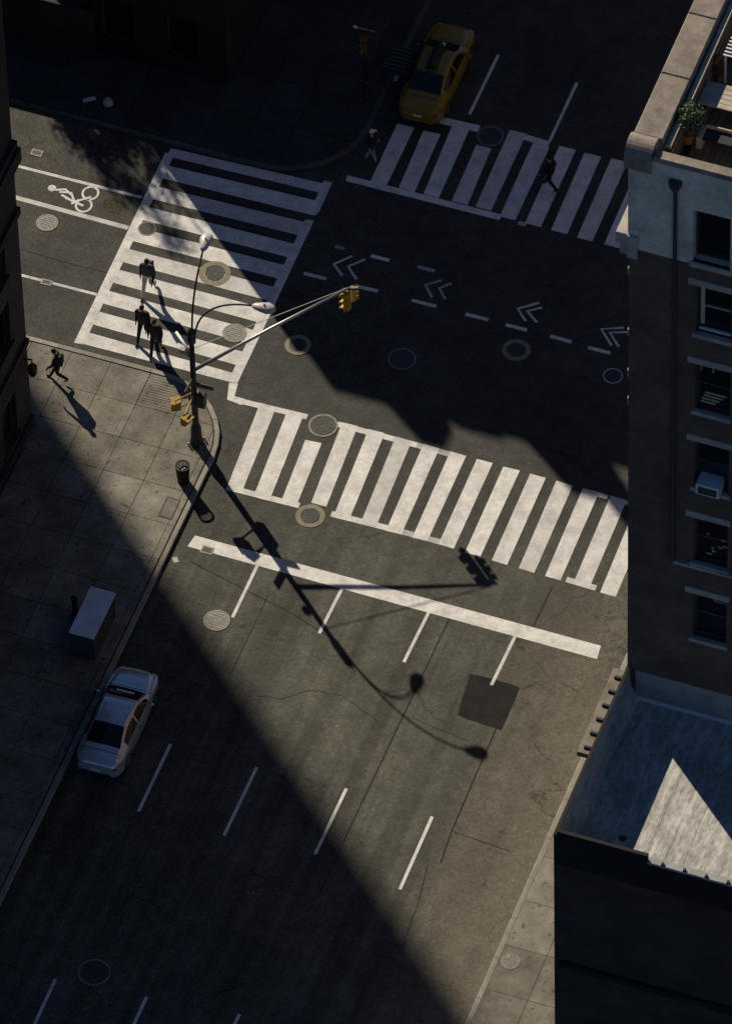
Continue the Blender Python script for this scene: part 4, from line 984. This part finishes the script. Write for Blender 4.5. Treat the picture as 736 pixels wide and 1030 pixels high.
# ------------------------------------------------------------------ cars
def car(name, loc, label, paint, rz=0.0, taxi=False):
    o = thing(name, (loc[0], loc[1], 0.0), label, 'taxi' if taxi else 'car', rz=rz)
    Sx = [(-2.36, .46, .42, .64, .72, .36), (-2.30, .68, .32, .80, .93, .56), (-2.06, .82, .25, .90, 1.05, .67), (-1.70, .885, .21, .92, 1.10, .66), (-0.80, .90, .20, .93, 1.40, .555),
          (-0.15, .905, .19, .92, 1.465, .57), (.34, .905, .19, .92, 1.42, .575), (1.10, .895, .20, .92, 1.05, .70), (1.60, .87, .22, .86, .98, .64), (2.05, .80, .25, .76, .86, .55), (2.28, .62, .29, .64, .72, .42), (2.37, .40, .38, .54, .58, .28)]
    def prof(s):
        y, w_, zb, zl, zt, wt = s
        return [(0, zb), (w_ * .82, zb), (w_ * .98, zb + .13), (w_, (zb + zl) / 2), (w_ * .965, zl), (wt + .03, zt - .055), (wt * .82, zt), (0, zt + .015)]
    def cr(p, t):
        i = min(int(t), len(p) - 2); f = t - i; g_ = lambda k: p[max(0, min(len(p) - 1, k))]
        a, b, c, d = g_(i - 1), g_(i), g_(i + 1), g_(i + 2)
        return [.5 * (2 * b[q] + (c[q] - a[q]) * f + (2 * a[q] - 5 * b[q] + 4 * c[q] - d[q]) * f * f + (3 * b[q] - a[q] - 3 * c[q] + d[q]) * f ** 3) for q in range(len(a))]
    NS, NP = 66, 35
    rows = []
    for i in range(NS + 1):
        s = cr(Sx, i / NS * (len(Sx) - 1)); pf = prof(s)
        rows.append([(*cr(pf, j / NP * 7), s[0]) for j in range(NP + 1)])
    parts = {}
    def put(k, a): parts.setdefault(k, MB()).add(a, [(0, 1, 2, 3)])
    for i in range(NS):
        ym = (rows[i][0][2] + rows[i + 1][0][2]) / 2
        for j in range(NP):
            t = (j + .5) / NP * 7; qd = [rows[i][j], rows[i + 1][j], rows[i + 1][j + 1], rows[i][j + 1]]
            for sgn in (-1, 1):
                k = 'body'; a = [(sgn * p[0], p[2], p[1]) for p in qd]
                if 4.12 < t < 4.88 and -1.25 < ym < .82 and not (-.26 < ym < -.17): k = ('side_window', sgn, ym > -.2)
                elif t > 5.25 and .40 < ym < 1.06: k = 'windshield'
                elif t > 5.25 and -1.62 < ym < -.82: k = 'rear_window'
                put(k, a)
        a = None
    for sgn in (0, NS):
        r_ = rows[sgn]; vs = [(p[0], p[2], p[1]) for p in r_] + [(-p[0], p[2], p[1]) for p in r_[::-1]]
        parts['body'].add(vs, [list(range(len(vs)))])
    for k, mb in parts.items():
        nm = k if isinstance(k, str) else 'side_window'
        mb.build(nm, paint if nm == 'body' else 'glass', o, local=True, smooth=True)
    body = [c_ for c_ in o.children if c_.name.startswith('body')][0]
    def srow(y): return min(rows, key=lambda q_: abs(q_[0][2] - y))
    for y, t0, t1, nm in ((-1.02, 2.3, 4.1, 'door_seam'), (-.2, 2.3, 4.1, 'door_seam'), (.86, 2.3, 4.1, 'door_seam'), (-1.76, 4.6, 7, 'boot_seam'), (1.2, 4.4, 7, 'bonnet_seam')):
        q_ = srow(y); js = [j_ for j_ in range(NP + 1) if t0 <= j_ / NP * 7 <= t1]
        for sgn in (-1, 1): MB().tube([(sgn * q_[j_][0] * 1.004, q_[j_][2], q_[j_][1] + .003) for j_ in js], .011, 4).build(nm, 'black', o, local=True)
    for sgn in (-1, 1): MB().tube([(sgn * .12, 1.12, 1.06), (sgn * .12 + .42, .98, 1.13)], .012, 4).build('wiper', 'black', o, local=True)
    for sx in (-1, 1):
        for y in (-1.42, 1.42):
            wobj = MB().add([], []); x = .80 * sx
            tm = MB(); n_ = 22
            prf = [(.22, -.10), (.31, -.10), (.335, -.06), (.335, .06), (.31, .10), (.22, .10)]
            vs = [(x + b, y + a * math.cos(2 * math.pi * q / n_), .335 + a * math.sin(2 * math.pi * q / n_)) for a, b in prf for q in range(n_)]
            tm.add(vs, [(i * n_ + q, i * n_ + (q + 1) % n_, ((i + 1) % 6) * n_ + (q + 1) % n_, ((i + 1) % 6) * n_ + q) for i in range(6) for q in range(n_)])
            wh_ = tm.build('wheel', 'tyre', o, local=True, smooth=False)
            rm = MB().tube([(x + sx * .05, y, .335), (x + sx * .085, y, .335)], .21, 18)
            rm.build('rim', 'rim', wh_, local=True)
            ar = MB(); vs = []
            for a in (.345, .40):
                for q in range(13): th = R(180 * q / 12); vs.append((sx * (.905 if a < .4 else .90), y + a * math.cos(th), .335 + a * math.sin(th)))
            ar.add(vs, [(q, q + 1, 14 + q, 13 + q) for q in range(12)]).build('wheel_arch', 'black', o, local=True)
        MB().ell((sx * .56, 2.17, .66), (.18, .12, .07), 10, 6).build('headlight', 'headlamp', o, local=True, smooth=True)
        MB().ell((sx * .60, -2.24, .80), (.17, .09, .075), 10, 6).build('tail_light', 'tail', o, local=True, smooth=True)
        MB().ell((sx * 1.0, .74, .98), (.10, .055, .07), 8, 6).build('mirror', paint, o, local=True, smooth=True)
        for y in (-.42, .48): MB().box(sx * .905 - .012, sx * .905 + .012, y - .08, y + .08, .80, .825).build('door_handle', paint, o, local=True)
    MB().box(-.55, .55, -2.39, -2.28, .36, .50).build('bumper', 'black' if not taxi else paint, o, local=True)
    MB().box(-.17, .17, -2.40, -2.385, .62, .74).build('number_plate', 'white', o, local=True)
    if taxi:
        ad = MB().add([(-.20, -.75, 1.50), (.20, -.75, 1.50), (.20, .45, 1.50), (-.20, .45, 1.50), (-.03, -.72, 1.86), (.03, -.72, 1.86), (.03, .42, 1.86), (-.03, .42, 1.86)],
                      [(3, 2, 1, 0), (4, 5, 6, 7), (0, 1, 5, 4), (1, 2, 6, 5), (2, 3, 7, 6), (3, 0, 4, 7)]).build('roof_advert', 'black', o, local=True)
        MB().box(-.25, .25, .3, .42, 1.48, 1.53).box(-.25, .25, -.7, -.6, 1.46, 1.5).build('rack_bar', 'iron', o, local=True)
        MB().bev(-.14, .14, .50, .62, 1.46, 1.60, .02).build('roof_lamp', 'white', o, local=True)
    else:
        MB().add([(-.33, .80, 1.22), (.33, .80, 1.22), (.33, .92, 1.165), (-.33, .92, 1.165)], [(0, 1, 2, 3)]).build('dashboard_paper', 'paper', o, local=True)  # pale reflection in the windshield, laid on as a white sheet
    return o


car('silver_sedan', (-4.86, -12.2), 'silver four door sedan parked in deep shade at the left kerb', 'silver', R(1.5))
car('yellow_taxi', (-4.52, 20.35), 'yellow taxi with dark roof advert waiting at the far crosswalk', 'taxi', R(1.5), True)



# ------------------------------------------------------------------ people
def person(loc, rz, label, h=1.75, top=(.03, .03, .035), legs=(.03, .03, .035), hair=(.02, .015, .01), shoes=(.02, .02, .02), stride=1.0, cap=None, bag=None, lean=.03, arms=1.0, skirt=False, knee_up=0.0):
    o = thing('person', (loc[0], loc[1], loc[2] if len(loc) > 2 else 0.0), label, 'person', rz=rz)
    k = h / 1.75; st = stride
    J = {}
    E_ = []
    def j(n, x, y, z, r, tg, par=None): J[n] = (Vector((x, y, z)) * k, (r if isinstance(r, tuple) else (r, r)), tg); (E_.append((par, n)) if par else None)
    hz = .93 - .03 * st
    j('pelvis', 0, 0, hz + .03, (.19, .15), 'legs'); j('waist', 0, lean * .5, hz + .20, (.20, .155), 'top', 'pelvis'); j('chest', 0, lean, hz + .42, (.235, .165), 'top', 'waist')
    j('neck0', 0, lean * 1.2, hz + .545, (.075, .065), 'top', 'chest'); j('neck', 0, lean * 1.5, hz + .60, .055, 'skin', 'neck0'); j('head', 0, lean * 2 + .02, hz + .70, (.075, .09), 'skin', 'neck'); j('crown', 0, lean * 2 + .02, hz + .79, (.062, .075), 'skin', 'head')
    j('nose', 0, lean * 2 + .125, hz + .70, .014, 'skin', 'head')
    for s, f in ((1, 1), (-1, -1)):
        q = 'r' if s > 0 else 'l'
        j(q + 'hip', s * .09, 0, hz - .04, (.115, .12), 'legs', 'pelvis')
        if f > 0:
            j(q + 'knee', s * .1, .17 * st, .50, .075, 'legs', q + 'hip'); j(q + 'ankle', s * .1, .34 * st, .095, .058, 'legs', q + 'knee'); j(q + 'heel', s * .1, .345 * st, .05, .042, 'shoes', q + 'ankle'); j(q + 'toe', s * .11, .345 * st + .17, .04, .038, 'shoes', q + 'heel')
        else:
            ky = .02 * st; j(q + 'knee', s * .1, ky, .49, .075, 'legs', q + 'hip'); j(q + 'ankle', s * .1, -.36 * st, .16 + knee_up, .058, 'legs', q + 'knee'); j(q + 'heel', s * .1, -.38 * st, .11 + knee_up, .04, 'shoes', q + 'ankle'); j(q + 'toe', s * .11, -.38 * st + .15, .04 + knee_up * .6, .036, 'shoes', q + 'heel')
        sw_ = -f * arms * .8
        j(q + 'sh', s * .185, lean, hz + .475, .085, 'top', 'chest'); j(q + 'elb', s * .26, lean + .10 * sw_, hz + .19, .066, 'top', q + 'sh'); j(q + 'wr', s * .25, lean + .10 * sw_ + .10 + .12 * max(sw_, 0), hz - .04 + .05 * abs(sw_), .045, 'top', q + 'elb')
        w_ = J[q + 'wr'][0] / k; j(q + 'palm', w_.x, w_.y + .03, w_.z - .075, (.018, .036), 'skin', q + 'wr')
        for fi, (fy, ln) in enumerate(((.045, .07), (.018, .085), (-.008, .08), (-.032, .062))):
            j(q + 'f%d' % fi, w_.x, w_.y + .03 + fy, w_.z - .115, .0095, 'skin', q + 'palm'); j(q + 'g%d' % fi, w_.x - s * .02, w_.y + .035 + fy, w_.z - .115 - ln, .008, 'skin', q + 'f%d' % fi)
        j(q + 't0', w_.x - s * .012, w_.y + .075, w_.z - .06, .011, 'skin', q + 'palm'); j(q + 't1', w_.x - s * .02, w_.y + .095, w_.z - .105, .009, 'skin', q + 't0')
    names = list(J); ix = {n: i for i, n in enumerate(names)}
    me = bpy.data.meshes.new('skel'); me.from_pydata([J[n][0] for n in names], [(ix[a], ix[b]) for a, b in E_], [])
    tmp = bpy.data.objects.new('skel', me); COL.objects.link(tmp)
    sk = tmp.modifiers.new('s', 'SKIN'); sk.use_smooth_shade = True
    if not me.skin_vertices: raise RuntimeError('no skin layer')
    for n, d in zip(names, me.skin_vertices[0].data): d.radius = (J[n][1][0] * k, J[n][1][1] * k); d.use_root = (n == 'pelvis')
    ss = tmp.modifiers.new('u', 'SUBSURF'); ss.levels = 2; ss.render_levels = 2
    dg = bpy.context.evaluated_depsgraph_get(); dg.update()
    bm_ = bpy.data.meshes.new_from_object(tmp.evaluated_get(dg)); bpy.data.objects.remove(tmp); bm_.name = 'body'
    bm_.materials.clear(); order = ('top', 'legs', 'skin', 'shoes')
    for c_, nm in ((top, 'clothing'), (legs, 'trousers'), (None, 'skin'), (shoes, 'shoes')):
        bm_.materials.append(SKIN if c_ is None else mat(nm, c_, .8, .15, 8, .1))
    segs = [(J[a][0], J[b][0], order.index(J[b][2])) for a, b in E_]
    for p in bm_.polygons:
        c_ = p.center; best = (9, 0)
        for a, b, mi in segs:
            ab = b - a; t = max(0, min(1, (c_ - a).dot(ab) / ab.length_squared)); dd = (a + ab * t - c_).length
            if dd < best[0]: best = (dd, mi)
        p.material_index = best[1]; p.use_smooth = True
    b_ = bpy.data.objects.new('body', bm_); COL.objects.link(b_); b_.parent = o
    hc = J['crown'][0]; hm = mat('hair', hair if not cap else cap, .8, .2, 20, .1); hb_ = MB(); n_ = 14
    for i in range(6):
        pass
    vs = []; fs = []
    for i in range(7):
        th = R(90 - i * 15 + (-18 if not cap else 0)) if False else R(15 * i)
        for q in range(n_):
            a = 2 * math.pi * q / n_; back = .045 * max(0, -math.sin(a)) if i == 0 else 0
            vs.append((hc.x + .088 * k * math.cos(th) * math.cos(a), hc.y - .008 + .102 * k * math.cos(th) * math.sin(a), hc.z - .02 * k - back * 1.6 + .10 * k * math.sin(th)))
    fs = [(i * n_ + q, i * n_ + (q + 1) % n_, (i + 1) * n_ + (q + 1) % n_, (i + 1) * n_ + q) for i in range(6) for q in range(n_)] + [list(range(n_))[::-1]]
    hb_.add(vs, fs)
    if cap: hb_.add([(hc.x + x * k, hc.y + y * k, hc.z + z * k) for x, y, z in ((-.07, .07, -.01), (.07, .07, -.01), (.05, .17, -.03), (-.05, .17, -.03), (-.07, .07, -.022), (.07, .07, -.022), (.05, .17, -.042), (-.05, .17, -.042))],
                    [(0, 1, 2, 3), (7, 6, 5, 4), (0, 4, 5, 1), (1, 5, 6, 2), (2, 6, 7, 3), (3, 7, 4, 0)])
    hb_.build('cap' if cap else 'hair', hm, o, local=True, smooth=True)
    ey = MB()
    for s in (-1, 1): ey.ell((s * .03 * k, J['head'][0].y + .083 * k, J['head'][0].z + .018 * k), (.011, .008, .008), 6, 4)
    ey.build('eyes', 'black', o, local=True)
    if bag:
        c_ = J['chest'][0]
        MB().bev(-.15 * k, .15 * k, c_.y - .27 * k, c_.y - .10 * k, c_.z - .33 * k, c_.z + .12 * k, .05).build('backpack', mat('backpack', bag, .8, .15, 8, .1), o, local=True)
    return o


DN = math.pi                                             # walking towards -y
# walk spots: middle between the two footprints
person((-11.05, 7.22), DN + .05, 'person in dark jacket, cap and white trousers walking on the left crosswalk', 1.9, top=(.045, .05, .075), legs=(.62, .6, .58), cap=(.02, .02, .025), stride=1.08, bag=(.10, .11, .14))
person((-10.42, 5.08), DN - .05, 'person in black, left of the pair leaving the left crosswalk', 1.9, top=(.028, .022, .028), legs=(.02, .02, .026), stride=.95)
person((-9.80, 4.66), DN + .12, 'shorter person in long dark coat, right of the pair leaving the left crosswalk', 1.8, top=(.02, .02, .026), legs=(.022, .022, .03), stride=.95, hair=(.012, .01, .01))
person((-12.62, 2.12, .11), R(97), 'person in black with backpack striding left across the sunlit sidewalk corner', 1.7, top=(.018, .018, .025), legs=(.016, .016, .022), stride=1.0, bag=(.02, .02, .025), lean=.06, knee_up=.10)
person((1.2, 16.76), R(80), 'dark silhouetted person mid stride on the far shaded crosswalk', 1.75, top=(.008, .006, .008), legs=(.006, .006, .008), stride=.85, hair=(.006, .005, .005))
q = G(373, 164); person((q.x, q.y, .11), R(-60), 'person in dark clothes and white cap at the far corner beside the taxi', 1.72, top=(.02, .02, .025), legs=(.3, .32, .36), cap=(.75, .75, .78), stride=.5)

# ------------------------------------------------------------------ far corner: signal post, bicycles, news rack, litter
FX, FY = G(369, 97, .11).x, G(369, 97, .11).y
FP = thing('far_signal_post', (FX, FY, .11), 'signal post with yellow head and one way sign on the far shaded corner', 'traffic pole')
MB().lathe((FX, FY, .11), [(.2, 0), (.2, .1), (.13, .2), (.12, .8), (.07, .9)], 12).build('base', 'pole', FP)
MB().tube([(FX, FY, .9), (FX - .06, FY, 4.6)], [.065, .055], 10).build('shaft', 'pole', FP, smooth=True)
signal(FP, Vector((FX - .05, FY - .2, 3.75)), R(-100), 3, sc=.85, ym='sigshade')
MB().box(FX - .08, FX + .02, FY - .16, FY, 3.5, 3.56).box(FX - .08, FX + .02, FY - .16, FY, 2.9, 2.96).build('signal_bracket', 'pole', FP)
sg = MB().box(FX - .5, FX + .42, FY - .12, FY - .09, 3.82, 4.12).build('one_way_sign', 'black', FP)
ar = MB().add([(FX - .46, FY - .124, 3.97), (FX - .30, FY - .124, 4.09), (FX - .30, FY - .124, 4.02), (FX - .2, FY - .124, 4.02), (FX - .2, FY - .124, 3.92), (FX - .30, FY - .124, 3.92), (FX - .30, FY - .124, 3.85)], [(0, 1, 2, 3, 4, 5, 6)])
ar.build('arrow', 'white', sg)
tcu = bpy.data.curves.new('one_way_lettering', 'FONT'); tcu.body = 'ONE WAY'; tcu.size = .135; tcu.align_x = 'LEFT'; tcu.align_y = 'CENTER'; tcu.extrude = .002
to = bpy.data.objects.new('lettering', tcu); COL.objects.link(to)
bpy.context.view_layer.update(); dg = bpy.context.evaluated_depsgraph_get(); tm = bpy.data.meshes.new_from_object(to.evaluated_get(dg)); bpy.data.objects.remove(to)
tm.materials.clear(); tm.materials.append(M['white'])
to = bpy.data.objects.new('lettering', tm); COL.objects.link(to); to.parent = sg; to.rotation_euler = (R(90), 0, 0); to.location = Vector((FX - .16, FY - .126, 3.97)) - Vector((FX, FY, .11))
MB().box(FX - .04, FX - .01, FY + .09, FY + .7, 4.2, 4.4).build('street_name_sign', 'iron', FP)

NR = thing('news_rack', (FX + .7, FY + 1.5, .11), 'dark slatted metal rack on the far sidewalk right of the signal post', 'rack')
for k in range(7): MB().box(FX + .25, FX + 1.15, FY + .9 + k * .19, FY + 1.0 + k * .19, .85, .9).build('slat', 'iron', NR)
for x in (.25, 1.1): MB().box(FX + x, FX + x + .05, FY + .9, FY + 2.14, .80, .849).build('rail', 'iron', NR)
for x in (.25, 1.1):
    for y in (.92, 2.08): MB().box(FX + x, FX + x + .05, FY + y, FY + y + .05, .11, .80).build('leg', 'iron', NR)


def bicycle(loc, rz, label):
    o = thing('bicycle', (loc[0], loc[1], .11), label, 'bicycle', 'bicycles parked by the far corner', rz)
    for y in (-.52, .52):
        n_ = 24; w_ = MB().tube([(0, y + .33 * math.cos(2 * math.pi * q / n_), .34 + .33 * math.sin(2 * math.pi * q / n_)) for q in range(n_ + 1)], .02, 6, cap=False).build('wheel', 'tyre', o, local=True)
        r_ = MB().tube([(0, y + .30 * math.cos(2 * math.pi * q / n_), .34 + .30 * math.sin(2 * math.pi * q / n_)) for q in range(n_ + 1)], .012, 5, cap=False)
        for q in range(8): a = q * math.pi / 8; r_.tube([(0, y - .3 * math.cos(a), .34 - .3 * math.sin(a)), (0, y + .3 * math.cos(a), .34 + .3 * math.sin(a))], .003, 3)
        r_.build('rim', 'galv', w_, local=True)
    bb, seat_, head, rear, front = (0, -.08, .30), (0, -.22, .80), (0, .36, .80), (0, -.52, .34), (0, .52, .34)
    f = MB()
    for a, b in ((bb, seat_), (bb, head), (seat_, head), (bb, rear), (seat_, rear), (head, front), (head, (0, .33, .95))): f.tube([a, b], .018, 6)
    f.build('frame', 'galv', o, local=True)
    MB().tube([(-.28, .28, .98), (0, .36, .97), (.28, .28, .98)], .013, 6).build('handlebar', 'galv', o, local=True)
    MB().ell((0, -.24, .84), (.07, .13, .03), 8, 5).build('saddle', 'black', o, local=True)


q = G(237, 60, .11); bicycle((q.x, q.y), R(8), 'bicycle leaning nearest the sidewalk by the black corner building')
q = G(243, 40, .11); bicycle((q.x + .1, q.y + .15), R(-6), 'second bicycle behind the first by the black corner building')

for i, (px, py, a, s, lab) in enumerate(((90, 100, .6, (.5, .2), 'white scrap of cardboard lying on the far left sidewalk'), (398, 79, .1, (.15, .3), 'small pale scrap of paper on the sidewalk left of the taxi'))):
    q = G(px, py, .112); c_, s_ = math.cos(a), math.sin(a)
    pts = [(q.x + c_ * x - s_ * y, q.y + s_ * x + c_ * y) for x, y in ((-s[0] / 2, -s[1] / 2), (s[0] / 2, -s[1] / 2 * .8), (s[0] / 2 * .9, s[1] / 2), (-s[0] / 2 * .9, s[1] / 2 * .9))]
    tag(MB().prism(pts, .113, .122).build('litter_scrap', 'paper'), lab, 'litter')
q = G(109, 106, .112); tag(MB().lathe((q.x, q.y, .112), [(.1, 0), (.2, .1), (.18, .25), (.06, .36), (.08, .4)], 10).build('rubbish_bag', 'bag', smooth=True), 'small pale knotted rubbish bag on the far left sidewalk', 'bag')
